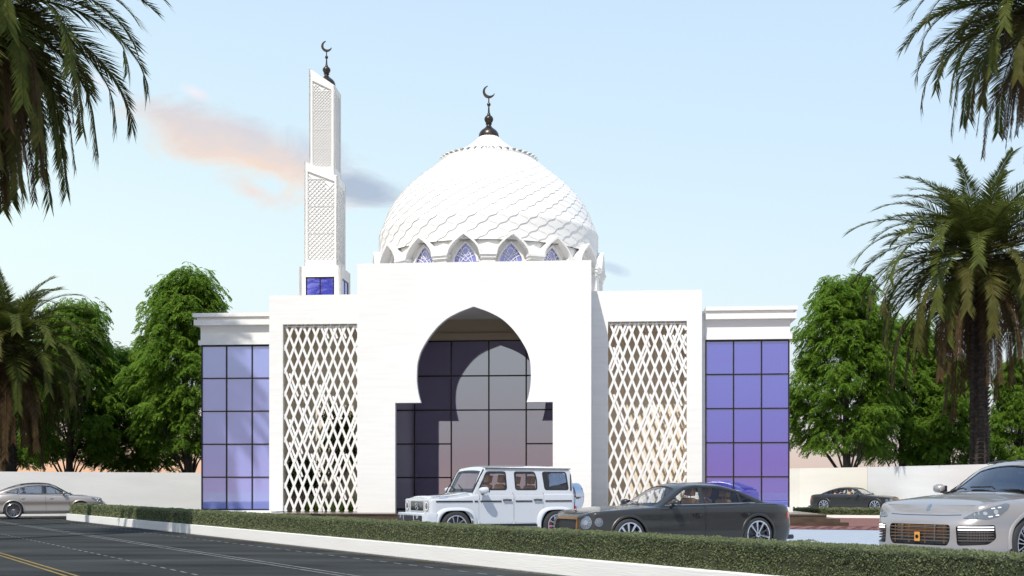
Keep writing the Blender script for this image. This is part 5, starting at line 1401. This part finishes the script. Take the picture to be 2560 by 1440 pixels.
PC=dict(plan=[(2.52,0,.82),(2.51,.32,.825),(2.46,.62,.855),(2.35,.82,.925),(2.16,.92,.965),(1.86,.965,.995),(1.45,.985,1.02),(.9,.965,1.055),(.2,.96,1.075),(-.6,.96,1.095),(-1.1,.97,1.11),(-1.5,.99,1.12),(-1.95,.96,1.10),(-2.3,.84,1.06),(-2.46,.5,1.04),(-2.51,0,1.03)],
  df=[(.2,.10),(.35,.01),(.45,0),(.60,.0),(.69,.02),(.75,.07),(.82,.15),(.90,.17),(1.0,.20)],dr=[(.2,.10),(.4,.0),(.8,.0),(1.0,.06),(1.1,.10)],ds=[(.2,.06),(.35,.01),(.5,.02),(.62,.025),(.78,.0),(.9,.01),(1.0,.04),(1.1,.075),(1.2,.1)],r=.06,paint='paint_silver',
  zb=lambda x:.24,xf=1.37,xr=-1.4475,rw=.388,Ra=.425,recess=p_rec(),st=.05,
  doors=[[(.92,.36),(-.08,.36),(-.12,1.25),(.84,1.25)],[(-.11,.36),(-.92,.36),(-1.12,.70),(-1.30,1.25),(-.15,1.25)]],handle=std_handle('paint_silver',hz=.93,ln=.18,pos=.14),
  lid=pchip([(-2.5,1.04),(-2.25,1.12),(-2.2,1.02),(.98,1.02),(1.1,1.10),(1.5,1.085),(1.75,1.045),(1.98,1.015),(2.1,.985),(2.22,.94),(2.28,.88),(2.31,.828),(2.5,.82)]),cabin=(1.05,-2.2),hw=.985,belt=1.0,tw=.99,wd=.29,
  wf=dict(n=10,sp=[(.012,.034,.011,.016),(-.012,-.034,.011,.016)],rim=.77,hub=.05),lip=(.05,.02,None),
  ze=[(1.0,1.05),(.85,1.075),(.5,1.29),(.15,1.50),(-.2,1.55),(-.8,1.535),(-1.4,1.42),(-1.95,1.24),(-2.25,1.12)],
  zc=[(1.12,1.10),(1.0,1.14),(.6,1.36),(.3,1.52),(.05,1.60),(-.4,1.635),(-1.0,1.60),(-1.5,1.48),(-2.0,1.28),(-2.25,1.14)],gx=(1.12,-2.24),tumble=.36,rf=.06,yin=.05,grad=.04,
  windows=[[(.78,1.125),(.16,1.45),(-.10,1.485),(-.08,1.125)],[(-.20,1.125),(-.20,1.492),(-.78,1.475),(-1.18,1.375),(-1.22,1.14)],[(-1.25,1.14),(-1.22,1.36),(-1.55,1.26),(-1.80,1.165)]],wtrim=.014,glass='car_glass_smoke',wglass='car_glass_smoke',
  screen=[(1.0,-.88),(1.06,-.4),(1.07,0),(1.06,.4),(1.0,.88),(.34,.84),(.31,0),(.34,-.84)],rscreen=[(-1.35,-.75),(-1.35,.75),(-2.12,.8),(-2.12,-.8)],
  rooftop=[(.12,-.78),(.14,0),(.12,.78),(-1.15,.74),(-1.15,-.74)],
  seats=[(-.10,.38,1.05,'leather_cream'),(-.10,-.38,1.05,'leather_cream'),(-.95,.38,1.02,'leather_black'),(-.95,-.38,1.02,'leather_black')],steer=(.42,.38,1.10),extra=p_extra)
cay,_=make_car(PC,'silver beige coupe style crossover parked broadside at the left end of the planter','car','parked_car','cars parked in front of the mosque')
place(cay,ground(34.5,51.0),ground(206,52.25),.95*1.02,0,1.02)
c2=copy_tree(cay); c2['label']='large silver crossover cut by the right edge, its nose and slatted grille facing the road'
h=Vector((-.84,-.54)).normalized(); bx,by=ground(2294,18.8); c2.location=(bx-h.x*2.52*1.19,by-h.y*2.52*1.19,0); c2.rotation_euler=(0,0,math.atan2(h.y,h.x)); c2.scale=(1.19,)*3
